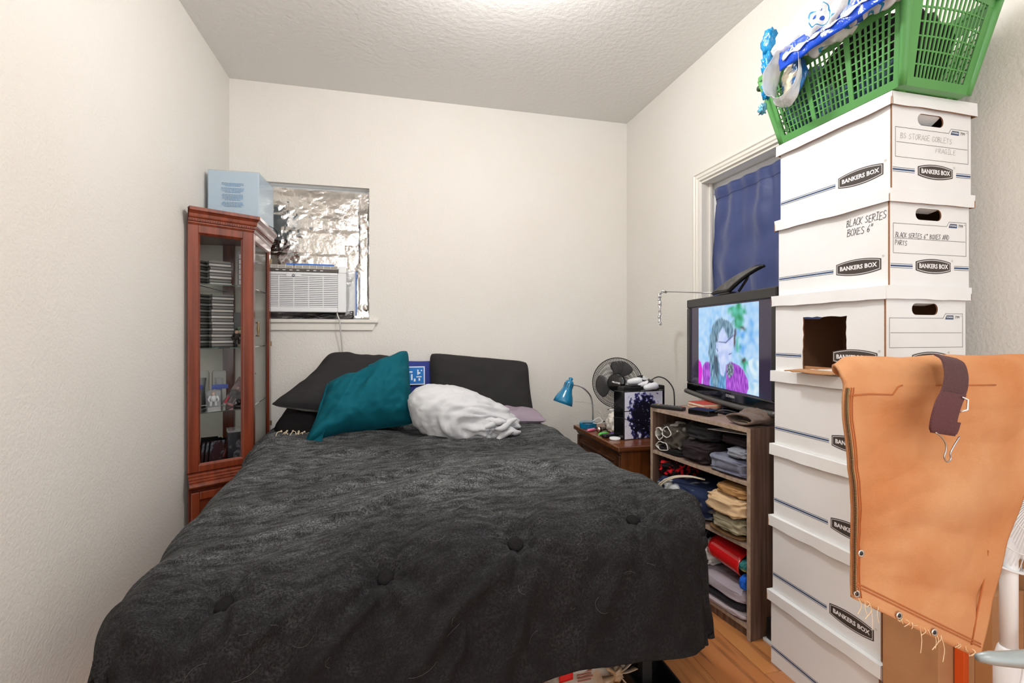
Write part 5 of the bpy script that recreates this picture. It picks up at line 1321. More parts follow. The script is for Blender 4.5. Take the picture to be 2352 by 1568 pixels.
def inside(pl, X, Z):
    res = np.zeros(X.shape, bool); n_ = len(pl)
    for a in range(n_):
        (xa, za), (xb, zb_) = pl[a], pl[(a + 1) % n_]
        c = ((za > Z) != (zb_ > Z)) & (X < (xb - xa) * (Z - za) / ((zb_ - za) or 1e-9) + xa); res ^= c
    return res
IMG = np.zeros((PV, PU, 3))
for (c1, c2, nsel, warp, soft, polys) in layers:
    base = np.array(rgb(*c1)[:3]); alt = np.array(rgb(*c2)[:3])
    f_ = {'n': wob, 's': strand, 'f': fine}[nsel][..., None]; colr = base + (alt - base) * np.clip(.5 + f_ * 1.1, 0, 1)
    for pl in polys:
        pp_ = [sp(*q) for q in pl]; msk = np.zeros((PV, PU))
        for (ax_, az_) in ((0, 0), (1, 0), (-1, 0), (0, 1), (0, -1), (.7, .7), (-.7, .7), (.7, -.7), (-.7, -.7)):
            msk += inside(pp_, X0 + wob * warp + ax_ * soft, Z0 + wob2 * warp + az_ * soft)
        msk = (msk / 9)[..., None]; IMG = IMG * (1 - msk) + colr * msk
mb = MB(); mb.grid(lambda u, v: TT @ Vector((-pw2 + 2 * pw2 * u, pz0 + ph2 * v, .0046)), PU, PV)
pm = mat('tv_picture', (0, 0, 0, 1), .35)
vc = pm.node_tree.nodes.new('ShaderNodeVertexColor'); vc.layer_name = 'Picture'
pm.node_tree.links.new(vc.outputs[0], pm.node_tree.nodes['Principled BSDF'].inputs['Emission Color']); pm.node_tree.nodes['Principled BSDF'].inputs['Emission Strength'].default_value = .72
po = mb.build('picture', pm, scr, world=True)
at_ = po.data.color_attributes.new('Picture', 'FLOAT_COLOR', 'POINT')
at_.data.foreach_set('color', np.concatenate([IMG, np.ones((PV, PU, 1))], axis=2).astype(np.float32).reshape(-1))

# --- indoor antenna on top of the television
an_ = thing('antenna', 'black tilted indoor antenna panel on top of the television', 'antenna', TT @ Vector((.02, 1.399, -.02)))
pq = [Vector((-.117, 1.408, .012)), Vector((.055, 1.408, .012)), Vector((.222, 1.506, -.055)), Vector((.155, 1.512, -.06))]
def pan(u, v, o=0.0):
    p = pq[0].lerp(pq[1], u).lerp(pq[3].lerp(pq[2], u), v) + Vector((0, .012 * math.sin(v * math.pi), o))
    return TT @ p
MB().grid(lambda u, v: pan(lerp(.06, .94, u), lerp(.05, .95, v), .008), 10, 14).build('panel', mat('antenna_panel', rgb(84, 82, 80), .5, var=(30, rgb(60, 58, 56), .4, .6)), an_, world=True, smooth=True, solid=(.004, 1))
MB().grid(pan, 10, 14).build('rim', dark_pl, an_, world=True, smooth=True, solid=(.014, 0))
MB().box(-.06, .04, 1.399, 1.408, -.03, .008, 0, TT).build('base', dark_pl, an_, world=True, bevel=.002)
pst = [TT @ Vector((.075, 1.405, -.02)), TT @ Vector((.09, 1.46, -.05)), TT @ Vector((.105, 1.51, -.06))]
MB().tube(pst, .006, 8).build('strut', dark_pl, an_, world=True, smooth=True)
r0 = TT @ Vector((-.085, 1.412, .004)); r1 = Vector((1.548, 2.535, 1.458))
MB().tube([r0, r1], .0028, 8).build('rod', steel, an_, world=True, smooth=True)
MB().sphere(r0, .006, 10, 8).build('joint', steel, an_, world=True, smooth=True)
fr = random.Random(9)
pth = smooth_path([r1 + (r0 - r1) * .04, r1 + Vector((0, .01, .004)), r1 + Vector((.004, .045, -.004)), r1 + Vector((.008, .06, -.05)), r1 + Vector((.006, .052, -.11)), r1 + Vector((.0, .046, -.16)), r1 + Vector((.0, .035, -.195))], 40)
MB().tube([p + Vector((fr.uniform(-.003, .003), fr.uniform(-.003, .003), fr.uniform(-.003, .003))) for p in pth], [.006 + .006 * fr.random() for _ in pth], 7).build('foil_wrap', foil_s, an_, world=True)

# --- navy curtain
cu = thing('curtain', 'navy blue curtain hanging over the right window', 'curtain', (XR + .06, 2.0, .5))
XCt = XR + .066
def cur(u, v):
    top, bot = 2.066, .30
    y = lerp(2.478 + .022 * sstep(0, .35, v), 1.64, u); z = lerp(top, bot, v)
    wv = sstep(0, .07, v) * .010 * math.sin(u * 21 + 1.2 * math.sin(v * 3) + 4 * u * u) * (.5 + .5 * math.cos(v * 2)) + .006 * math.sin(u * 47 + 2) * sstep(.25, .04, v)
    wv += sstep(0, .05, v) * (.010 * nz((u * 3, v * 9, 0), 1.2, 4) + .008 * ridge((u * 6 + v * 2, v * 10 - u * 3, 0), 1, 2))
    if v > .02 and v < .05: wv += .004
    y += .012 * math.sin(v * 9) * (1 - u) * sstep(.05, .2, v)
    return Vector((XCt + wv, y, z))
MB().grid(cur, 120, 110).build('fabric', mat('navy_fabric', rgb(54, 68, 120), .55, sheen=.3, bump=(260, .1)), cu, world=True, smooth=True, solid=(.0015, 0))
MB().tube([(XCt + .018, DY0 + .014, 2.045), (XCt + .018, DY1 - .014, 2.045)], .004, 10).build('rod', white_pl, cu, world=True, smooth=True)
MB().grid(lambda u, v: Vector((cur(u, .035).x - .0022, cur(u, .035).y, 2.004 + .003 * v)), 120, 2).build('hem_stitch', mat('navy_dark', rgb(34, 44, 88), .6), cu, world=True, smooth=True)

# ================================================================== STORAGE BOXES
ZT_ = [1.905, 1.627, 1.348, 1.074, .805, .541, .267]       # lid tops
LX = [1.382, 1.374, 1.360, 1.356, 1.352, 1.347, 1.340]      # left side of each lid
LW, LL, LH = .330, .428, .038
order = ['topmost', 'second from the top', 'third from the top', 'fourth from the top', 'fifth from the top', 'second from the floor', 'lowest']
extra_lab = ['topmost white storage box with faint pencil writing under the basket', 'white storage box second from top marked with black handwriting', 'white storage box third from top with a square hole cut out',
             'white storage box directly below the one with the cut hole', 'fifth white storage box from the top of the stack', 'white storage box second from the floor in the stack', 'lowest white storage box standing on the floor']
def badge(T, w_, h_, parent):
    """dark lens-shaped logo badge with white line and lettering; T: local plane, centre"""
    def lens(w2, h2, bow, n=12):
        top = [(lerp(w2, -w2, k / n), h2 + bow * (1 - (2 * k / n - 1) ** 2)) for k in range(n + 1)]
        return top + [(-x, -y) for x, y in top]
    mb = MB()
    mb.face([T @ Vector((x, y, .0004)) for x, y in lens(w_/2, h_/2 - .009, .009)])
    b_ = mb.build('logo_badge', ink_dk, parent, world=True)
    mb = MB()
    o1 = lens(w_/2 - .0035, h_/2 - .0115, .0085); o2 = lens(w_/2 - .005, h_/2 - .0128, .0082); n = len(o1)
    for k in range(n):
        l = (k + 1) % n
        mb.face([T @ Vector((*o1[k], .0008)), T @ Vector((*o1[l], .0008)), T @ Vector((*o2[l], .0008)), T @ Vector((*o2[k], .0008))])
    add_text(mb, T, 'BANKERS BOX', .0182, .0006, dz=.0009, sx=.93 * w_ / .136)
    mb.build('lettering', ink_wh, b_, world=True)
    mb = MB(); mb.tube([T @ Vector((w_/2 + .006 + .0028 * math.cos(a * .5236), h_/2 - .003 + .0028 * math.sin(a * .5236), .0003)) for a in range(12)], .0004, 3, closed=True)
    mb.build('registered_mark', ink_pencil, b_, world=True)
def stripes(T, x0, x1, parent):
    mb = MB(); mb.box(x0, x1, -.0022, .0022, .0001, .0005, 0, T)
    for s_ in (-1, 1): mb.box(x0, x1, s_ * .0058 - .0006, s_ * .0058 + .0006, .0001, .0005, 0, T)
    mb.build('print_stripe', ink_bl, parent, world=True)
def rrect(cx, cy, w_, h_, r, n=5):
    out = []
    for (sx_, sy_, a0) in ((1, 1, 0), (-1, 1, 90), (-1, -1, 180), (1, -1, 270)):
        for k in range(n + 1):
            a = R(a0 + 90 * k / n); out.append((cx + sx_ * (w_/2 - r) + r * math.cos(a), cy + sy_ * (h_/2 - r) + r * math.sin(a)))
    return out
jr = random.Random(17)
for b in range(7):
    zt = ZT_[b]; zb = ZT_[b + 1] + .0006 if b < 6 else 0.0006
    x0 = LX[b] + .011; x1 = LX[b] + LW - .011; y0 = 1.069 + .010; y1 = 1.069 + LL - .010
    st_ = thing('storage_box', extra_lab[b], 'storage box', ((x0 + x1) / 2, (y0 + y1) / 2, zb), group='white storage boxes stacked by the right wall')
    zl = zt - .004; hb_ = zl - zb
    Te = basis((x0, y0, zb), (1, 0, 0), (0, 0, 1)); Ts = basis((x0, y1, zb), (0, -1, 0), (0, 0, 1)); Tbk = basis((x1, y1, zb), (-1, 0, 0), (0, 0, 1)); Trt = basis((x1, y0, zb), (0, 1, 0), (0, 0, 1))
    we, ws = x1 - x0, y1 - y0
    mb = MB()
    hh = hb_ - .062
    V, F = panel_hole([(0, 0), (we, 0), (we, hb_), (0, hb_)], [rrect(we / 2 - .006, hh, .100, .034, .016)])
    mb.add([Te @ v for v in V], F); mb.add([Tbk @ v for v in V], F)
    sq_ = [(0, 0), (ws, 0), (ws, hb_), (0, hb_)]
    if b == 2:      # ragged square hole on the long side
        hx0, hx1 = y1 - 1.366, y1 - 1.203; hz0, hz1 = .012, 1.264 - zb
        hole = []
        for (a, c) in (((hx0, hz0), (hx1, hz0 + .014)), ((hx1, hz0 + .014), (hx1 + .002, hz1)), ((hx1 + .002, hz1), (hx0 + .002, hz1 + .002)), ((hx0 + .002, hz1 + .002), (hx0, hz0))):
            for k in range(9): hole.append((lerp(a[0], c[0], k / 9) + jr.uniform(-.0022, .0022), lerp(a[1], c[1], k / 9) + jr.uniform(-.0022, .0022)))
        V, F = panel_hole(sq_, [hole]); mb.add([Ts @ v for v in V], F)
    else:
        mb.add([Ts @ Vector((*p, 0)) for p in sq_], [[0, 1, 2, 3]])
    mb.add([Trt @ Vector((*p, 0)) for p in sq_], [[0, 1, 2, 3]])
    mb.add([(x0, y0, zb), (x0, y1, zb), (x1, y1, zb), (x1, y0, zb)], [[0, 1, 2, 3]])
    body = mb.build('body', [card_w, card_b], st_, world=True, solid=(.0038, -1, 1), weld=True)
    # handle flap pushed inwards
    mb = MB(); Tf2 = Te @ Matrix.Translation((we / 2 - .006, hh + .017, -.004)) @ Matrix.Rotation(R(58 if b == 0 else 80), 4, 'X')
    mb.box(-.045, .045, -.030, 0, -.002, .0, 0, Tf2); mb.build('handle_flap', card_w, body, world=True)
    # corner seam: brown edge line
    MB().box(-.0012, .0016, .002, hb_ - .03, -.003, .0004, 0, Te).build('corner_seam', card_b, body, world=True)
    # lid
    lx0, lx1, ly0, ly1 = LX[b], LX[b] + LW, 1.069, 1.069 + LL
    def skirt(Pa, Pb, n=24, j0=0):
        rows = []
        for v in range(3):
            row = []
            for k in range(n + 1):
                t_ = k / n; p = Pa.lerp(Pb, t_); wob = nz((p.x * 9, p.y * 9, b * 3.3), 1.4, j0 + b)
                dirn = Vector((-(Pb - Pa).y, (Pb - Pa).x, 0)).normalized()
                row.append(Vector((p.x, p.y, zt - v * LH / 2 - (.0035 * wob if v == 2 else 0))) - dirn * (.0022 * wob * v / 2 + .0012 * v * math.sin(math.pi * t_)))
            rows.append(row)
        ring.extend(rows[0][:-1])
        mb.add([q for r2 in rows for q in r2], [[i * (n + 1) + k, (i + 1) * (n + 1) + k, (i + 1) * (n + 1) + k + 1, i * (n + 1) + k + 1] for i in range(2) for k in range(n)])
    mb = MB(); c4 = [Vector((lx0, ly0, 0)), Vector((lx1, ly0, 0)), Vector((lx1, ly1, 0)), Vector((lx0, ly1, 0))]
    ring = []
    for k in range(4): skirt(c4[k], c4[(k + 1) % 4], 24, k * 5)
    mb.add(ring, [list(range(len(ring)))])
    mb.build('lid', [card_w, card_b], st_, world=True, solid=(.0032, -1, 1), weld=True)
    # prints on the end
    zlogo = .060
    Tend = basis((x0, y0 - .0002, zb), (1, 0, 0), (0, 0, 1)); Tsd = basis((x0 - .0002, y1, zb), (0, -1, 0), (0, 0, 1))
    badge(Tend @ Matrix.Translation((we / 2 + .012, zlogo, 0)), .136, .044, body)
    stripes(Tend @ Matrix.Translation((0, zlogo - .002, 0)), .004, we / 2 + .012 - .08, body); stripes(Tend @ Matrix.Translation((0, zlogo - .002, 0)), we / 2 + .012 + .082, we - .002, body)
    if b < 3:
        mb = MB(); fx0, fx1, fz0, fz1, zm = .014, we - .012, .095, .183, .138
        def ln(a, c, t_=.0011):
            a = Vector((*a, 0)); c = Vector((*c, 0)); d = (c - a).normalized(); n_ = Vector((-d.y, d.x, 0)) * t_ / 2
            mb.face([Tend @ (p + Vector((0, 0, .0003))) for p in (a - n_ - d * t_ / 2, c - n_ + d * t_ / 2, c + n_ + d * t_ / 2, a + n_ - d * t_ / 2)])
        nx_ = fx1 - .078
        for a, c in (((fx0, fz0), (fx1, fz0)), ((fx1, fz0), (fx1, fz1 + .012)), ((fx1, fz1 + .012), (nx_ + .010, fz1 + .012)), ((nx_ + .010, fz1 + .012), (nx_, fz1 - .002)), ((nx_, fz1 - .002), (fx0, fz1 - .002)), ((fx0, fz1 - .002), (fx0, fz0)), ((fx0 + .004, zm), (fx1 - .004, zm))): ln(a, c)
        mb.build('form_lines', ink_dk, body, world=True)
        mb = MB(); mb.face([Tend @ Vector((*p, .0004)) for p in ((nx_ + .008, fz1 - .005), (nx_ + .041, fz1 - .005), (nx_ + .041, fz1 + .007), (nx_ + .014, fz1 + .007))]); q_ = mb.build('model_tab', ink_bl, body, world=True)
        mb = MB(); add_text(mb, Tend @ Matrix.Translation((nx_ + .026, fz1 + .001, .0007)), 'STOR/FILE', .0066, .0002, sx=.85); mb.build('lettering', ink_wh, q_, world=True)
        mb = MB(); add_text(mb, Tend @ Matrix.Translation((nx_ + .056, fz1 + .001, .0005)), '799', .0125, 0.0, sx=1.0); add_text(mb, Tend @ Matrix.Translation((nx_ + .072, fz1 + .005, .0005)), 'TM', .0042, 0.0); mb.build('model_number', ink_dk, body, world=True)
        if b == 0:
            mb = MB(); handwrite(mb, Tend @ Matrix.Translation((0, 0, .0006)), 'BS STORAGE GOBLETS', fx0 + .018, zm + .012, .015, .0098, .0009, 3)
            handwrite(mb, Tend @ Matrix.Translation((0, 0, .0006)), 'FRAGILE', fx0 + .152, zm - .020, .014, .0098, .0009, 4); mb.build('handwriting', ink_pencil, body, world=True)
        if b == 1:
            mb = MB(); handwrite(mb, Tend @ Matrix.Translation((0, 0, .0006)), 'BLACK SERIES 6" BOXES AND', fx0 + .008, zm + .003, .0135, .0074, .0011, 5)
            handwrite(mb, Tend @ Matrix.Translation((0, 0, .0006)), 'PARTS', fx0 + .006, zm - .020, .0135, .0078, .0011, 6); mb.build('handwriting', ink_pen, body, world=True)
    # prints on the long side
    zs = .066 if b < 2 else .062
    sc_ = y1 - 1.176
    badge(Tsd @ Matrix.Translation((sc_, zs, 0)), .147, .050, body)
    e_ = sc_ - .0735 - .010
    if b == 2:
        stripes(Tsd @ Matrix.Translation((0, zs - .004, 0)), .002, hx0 - .006, body)
    else: stripes(Tsd @ Matrix.Translation((0, zs - .004, 0)), .002, e_, body)
    if b == 1:
        mb = MB(); TT2 = Tsd @ Matrix.Translation((y1 - 1.213, hb_ - .078, .0006))
        handwrite(mb, TT2, 'BLACK SERIES', 0, 0, .021, .0092, .0014, 7); handwrite(mb, TT2, 'BOXES 6"', .002, -.030, .020, .0098, .0014, 8); mb.build('handwriting', ink_pen, body, world=True)
    if b == 2:      # folded-out flap of the cut hole, with crosswise inner strip
        mb = MB(); fl_ = []
        for k in range(11): fl_.append((x0 - .001, 1.372 - .168 * k / 10, zb + .012))
        fr_ = [(x0 - .052 - .006 * jr.random(), 1.388 - .186 * k / 10, zb + .006 + .003 * jr.random()) for k in range(11)]
        mb.add(fl_ + fr_, [[k, k + 1, 12 + k, 11 + k] for k in range(10)])
        mb.build('cut_flap', card_k, body, world=True, solid=(.0038, 0))
        MB().box(x0 + .008, x0 + .012, 1.20, 1.37, zb + .012, zb + .024).build('inner_flap', card_k, body, world=True)

# water stain on the fifth box is left to the material; power brick on the floor behind the stack
pk = thing('power_adapter', 'black power adapter on the floor beside the tv stand', 'adapter', (1.445, 1.572, 0))
MB().box(-.02, .02, -.022, .022, .012, .095).build('brick', dark_pl, pk, bevel=.004)
MB().tube(smooth_path([(0, -.02, .02), (.0, -.035, .006), (.03, -.045, .004), (.06, -.03, .004)], 14), .003, 7).build('cord', dark_pl, pk, smooth=True)
MB().box(-.03, .04, -.03, .03, 0.0005, .012).build('strip_base', white_pl, pk, bevel=.002)

# ================================================================== LAUNDRY BASKET
gp = mat('basket_green', rgb(88, 154, 82), .4, var=(4, rgb(78, 146, 74), .4, .7), coat=.1)
bk_ = thing('laundry_basket', 'green lattice plastic laundry basket on top of the box stack', 'laundry basket', (1.53, 1.26, 1.906))
zb0, zr = 1.908, 2.16
# bottom and rim outlines
b4 = [Vector((1.388, 1.045, zb0)), Vector((1.632, 1.045, zb0)), Vector((1.632, 1.475, zb0)), Vector((1.388, 1.475, zb0))]
t4 = [Vector((1.336, .990, zr)), Vector((1.664, .990, zr)), Vector((1.664, 1.52, zr)), Vector((1.340, 1.52, zr))]
def wall_fn(k, bulge):
    B0, B1, T0, T1 = b4[k], b4[(k + 1) % 4], t4[k], t4[(k + 1) % 4]
    nrm = (B1 - B0).cross(Vector((0, 0, 1))).normalized()
    def W(u, v, off=0):
        p = B0.lerp(B1, u).lerp(T0.lerp(T1, u), v)
        return p + nrm * (bulge * (1 - (2 * u - 1) ** 2) * v + off)
    return W
def strip(mb, W, u0, u1, v0, v1, th=.003, n=1, along='u'):
    """thin patch with thickness following the wall"""
    m = n + 1
    vs = []
    for off in (0, th):
        for q in range(m):
            t_ = q / n
            if along == 'u': vs += [W(lerp(u0, u1, t_), v0, off), W(lerp(u0, u1, t_), v1, off)]
            else: vs += [W(u0, lerp(v0, v1, t_), off), W(u1, lerp(v0, v1, t_), off)]
    fs = []
    for q in range(n):
        a = 2 * q; o_ = 2 * m
        fs += [[a, a + 2, a + 3, a + 1], [o_ + a, o_ + a + 1, o_ + a + 3, o_ + a + 2], [a, o_ + a, o_ + a + 2, a + 2], [a + 1, a + 3, o_ + a + 3, o_ + a + 1]]
    a = 2 * n; o_ = 2 * m
    fs += [[0, 1, o_ + 1, o_], [a, o_ + a, o_ + a + 1, a + 1]]
    mb.add(vs, fs)
for k in range(4):
    long_ = k in (1, 3); bul = .006 if long_ else .022
    W = wall_fn(k, bul); npan = 3 if long_ else 1
    fr_ = MB(); ub = .055 if long_ else .13; gapw = .035; vt = .80 if long_ else .885
    strip(fr_, W, 0, 1, 0, .09, .004, 14); strip(fr_, W, 0, 1, vt - .005, 1.0, .004, 14)
    strip(fr_, W, 0, ub, .085, vt, .004, 6, 'v'); strip(fr_, W, 1 - ub, 1, .085, vt, .004, 6, 'v')
    edges_ = [ub]; span = (1 - 2 * ub - gapw * (npan - 1)) / npan
    for q in range(npan): edges_ += [ub + (q + 1) * span + q * gapw, ub + (q + 1) * (span + gapw)]
    for q in range(npan - 1): strip(fr_, W, edges_[1 + 2 * q], edges_[2 + 2 * q], .085, vt, .004, 4, 'v')
    fr_.build('wall_frame', gp, bk_, world=True)
    for q in range(npan):
        a, c = edges_[2 * q], edges_[1 + 2 * q]; mb = MB(); nc, nr = (8, 9) if long_ else (15, 6)
        for i in range(1, nc): uu = lerp(a, c, i / nc); hw = (c - a) / nc * .17; strip(mb, W, uu - hw, uu + hw, .085, vt, .0032, 5, 'v')
        for i in range(1, nr): vv = lerp(.088, vt, i / nr); strip(mb, W, a, c, vv - .007, vv + .007, .0026, 8, 'u')
        mb.build('lattice_panel', gp, bk_, world=True)
# rounded corner posts, rim and bottom
for k in range(4):
    MB().tube([b4[k].lerp(t4[k], q / 6) for q in range(7)], [.010 + .006 * q / 6 for q in range(7)], 10).build('corner_post', gp, bk_, world=True, smooth=True)
mb = MB(); n = 4
rim = []
for k in range(4):
    W = wall_fn(k, .006 if k in (1, 3) else .022)
    rim += [W(u / 10, 1.0, .006) for u in range(10)]
mb.ribbon(rim + [rim[0]], (0, 0, 1), .022, .020); mb.build('rim', gp, bk_, world=True, bevel=.004)
mb = MB(); mb.extr([b4[0], b4[1], b4[2], b4[3]], (0, 0, .004)); mb.build('bottom', gp, bk_, world=True)
for (x, y) in ((1.42, 1.075), (1.60, 1.075), (1.42, 1.44), (1.60, 1.44)): MB().box(x - .012, x + .012, y - .006, y + .006, 1.9055, zb0).build('foot', gp, bk_, world=True)
mb = MB(); mb.tube(smooth_path([(1.45, 1.53, 2.16), (1.40, 1.546, 2.15), (1.345, 1.542, 2.14)], 10), .011, 8); mb.build('handle', mat('handle_dark', rgb(40, 70, 40), .4), bk_, world=True, smooth=True)
# laundry inside
den = cloth('cloth_denim', rgb(60, 84, 110), rgb(120, 140, 160), 9, .4, .65, 4); dk1 = cloth('cloth_inkblack', rgb(30, 28, 34), rgb(54, 48, 52), 9)
o = blob((1.495, 1.19, 2.045), (.120, .165, .125), 21, .02, 40, 26).build('laundry', dk1, smooth=True); tag(o, 'dark clothes heaped at the near end of the green basket', 'clothes')
o = blob((1.500, 1.405, 2.035), (.122, .085, .118), 22, .016, 40, 26).build('laundry', den, smooth=True); tag(o, 'faded denim clothes at the far end of the green basket', 'clothes')
o = blob((1.405, 1.22, 1.985), (.022, .15, .062), 23, .008, 30, 20).build('laundry', den, smooth=True); tag(o, 'denim sleeve pressed against the long side of the basket', 'clothes')

# plastic carrier bag over the rim
def bag_mat():
    m = mat('carrier_film', rgb(235, 238, 242), .15, bump=(30, .5, 4))
    nt = m.node_tree; b = nt.nodes['Principled BSDF']; L = nt.links.new
    tc = nt.nodes.new('ShaderNodeTexCoord'); n = nt.nodes.new('ShaderNodeTexNoise'); n.inputs['Scale'].default_value = 8.5; n.inputs['Detail'].default_value = 2
    mp = nt.nodes.new('ShaderNodeMapping'); mp.inputs['Location'].default_value = (.37, .2, .1); L(tc.outputs['Object'], mp.inputs[0]); L(mp.outputs[0], n.inputs['Vector'])
    r = nt.nodes.new('ShaderNodeValToRGB'); r.color_ramp.interpolation = 'CONSTANT'; e = r.color_ramp.elements
    e[0].position = 0; e[0].color = rgb(226, 198, 150); e[1].position = .33; e[1].color = rgb(236, 240, 244)
    for p_, c in ((.56, rgb(30, 150, 205)), (.585, rgb(236, 240, 244)), (.655, rgb(20, 80, 200))): x = e.new(p_); x.color = c
    L(n.outputs['Fac'], r.inputs[0]); L(r.outputs[0], b.inputs['Base Color'])
    b.inputs['Alpha'].default_value = .9; b.inputs['Transmission Weight'].default_value = .15; return m
bagm = bag_mat(); blue_film = mat('film_blue', rgb(16, 74, 200), .2, bump=(30, .5, 4)); cyan_film = mat('film_cyan', rgb(20, 140, 200), .2, alpha=.92, bump=(40, .6, 4)); clr_film = mat('film_clear', rgb(244, 246, 248), .12, alpha=.6, trans=.1, bump=(26, .7, 4))
pbag = thing('carrier_bag', 'blue and white plastic carrier bag draped over the basket rim', 'plastic bag', (1.33, 1.35, 2.2))
def bagf(u, v):
    # u along the basket rim from near (0) to far (1), v around the crumpled bundle
    y = lerp(.98, 1.47, u); a = v * 2 * math.pi
    rx = lerp(.058, .050, u); rz2 = lerp(.085, .075, u)
    q = (u * 3.2, math.cos(a) * .8, math.sin(a) * .8)
    k = 1 + .42 * ridge(q, 1.5, 3) - .2 + .25 * nz(q, 4, 7)
    taper = .35 + .65 * math.sin(math.pi * min(1, .12 + u * .95)) ** .5
    return Vector((1.318 + math.cos(a) * rx * k * taper, y, 2.190 + .015 * u + math.sin(a) * rz2 * k * taper))
MB().grid(bagf, 60, 36, cv=True).build('bag', bagm, pbag, world=True, smooth=True)
def bandf(u, v):    # blue printed border lying along the rim
    y = lerp(.96, 1.36, u)
    return Vector((1.272 - .004 * math.sin(v * 3) + .006 * nz((u * 9, v * 3, 0), 1, 3), y + .004 * nz((u * 9, v * 5, 2), 1, 1), lerp(2.100, 2.165, v) + .0 * u + .008 * nz((u * 6, v, 0), 1, 6)))
MB().grid(bandf, 50, 8).build('blue_band', blue_film, pbag, world=True, smooth=True, solid=(.001, 0))
def bandw(u, v):
    y = lerp(.97, 1.34, u)
    return Vector((1.264 + .006 * nz((u * 9, v * 3, 0), 1, 3), y, 2.132 + (v - .5) * (.010 + .008 * math.sin(u * 40)) + .008 * nz((u * 6, v, 0), 1, 6)))
MB().grid(bandw, 70, 3).build('white_motif', ink_wh, pbag, world=True, smooth=True, solid=(.0006, 0))
def loopf(u, v):    # hanging handle loop: inner blue hollow seen through the clear handle
    a = u * 2 * math.pi; c = Vector((1.285, 1.355, 2.075)); rr = 1 + .10 * nz((math.cos(a) * 1.5, math.sin(a) * 1.5, v), 1.3, 4)
    wd_ = (v - .5) * .075; rr += .12 * nz((a * 2, v * 3, 1), 1, 8)
    return c + Vector((wd_ * (.7 + .3 * math.cos(a)) + .006 * nz((a, v * 5, 0), 1, 2), math.cos(a) * .066 * rr + wd_ * .25, math.sin(a) * .078 * rr - wd_ * .3))
MB().grid(loopf, 48, 12, cu=True).build('handle_loop', clr_film, pbag, world=True, smooth=True, solid=(.001, 0))
def innf(u, v):
    a = u * 2 * math.pi; r2 = v * .95; c = Vector((1.308, 1.36, 2.085))
    return c + Vector((.010 * nz((math.cos(a) * r2 * 2, math.sin(a) * r2 * 2, 0), 1.8, 5) + .02 * r2, math.cos(a) * .058 * r2, math.sin(a) * .066 * r2))
MB().grid(innf, 32, 8, cu=True).build('inner_film', mat('film_inner', rgb(24, 92, 150), .2, var=(14, rgb(226, 214, 186), .55, .62), bump=(30, .6)), pbag, world=True, smooth=True, solid=(.001, 0))
for k, (c, rad, m, sd) in enumerate((((1.300, 1.435, 2.245), (.022, .026, .045), cyan_film, 31), ((1.300, 1.44, 2.17), (.020, .022, .045), cyan_film, 32), ((1.300, 1.452, 2.085), (.012, .014, .030), cyan_film, 33), ((1.300, 1.472, 2.026), (.010, .013, .016), mat('film_sky', rgb(110, 190, 220), .15, alpha=.9, bump=(50, .7)), 34))):
    blob(c, rad, sd, .012, 22, 14).build('film_scrap', m, pbag, world=True, smooth=True)
MB().tube(smooth_path([(1.303, 1.44, 2.18), (1.302, 1.445, 2.13), (1.304, 1.452, 2.08), (1.300, 1.470, 2.035)], 16), .0018, 5).build('film_strand', clr_film, pbag, world=True, smooth=True)
blob((1.36, 1.13, 2.255), (.06, .17, .055), 41, .03, 36, 22).build('bag_top', mat('film_white', rgb(240, 242, 244), .15, alpha=.85, trans=.1, bump=(22, .8, 4)), pbag, world=True, smooth=True)

# ================================================================== OVERALLS ON A RACK
tan_o = mat('duck_canvas', rgb(208, 155, 112), .9, spec=.1, var=(4.2, rgb(193, 128, 82), .36, .64, 6), bump=(16, .5, 5), bump2=(520, .25))
tan_d = mat('canvas_seam', rgb(176, 100, 50), .85); tan_l = mat('canvas_fray', rgb(228, 200, 160), .9)
ov = thing('work_overalls', 'tan canvas work overalls hanging folded over a rack bar', 'overalls', (1.05, .72, .56))
Lp = [tuple(v)[::2] for v in smooth_path([(.794, 0, 1.118), (.787, 0, 1.07), (.791, 0, 1.0), (.800, 0, .92), (.808, 0, .83), (.812, 0, .728)], 40)]
Rp = [tuple(v)[::2] for v in smooth_path([(1.40, 0, 1.105), (1.33, 0, 1.03), (1.272, 0, .957), (1.225, 0, .86), (1.176, 0, .74), (1.126, 0, .566)], 40)]
YO, RO, ZTp = .70, .042, 1.120
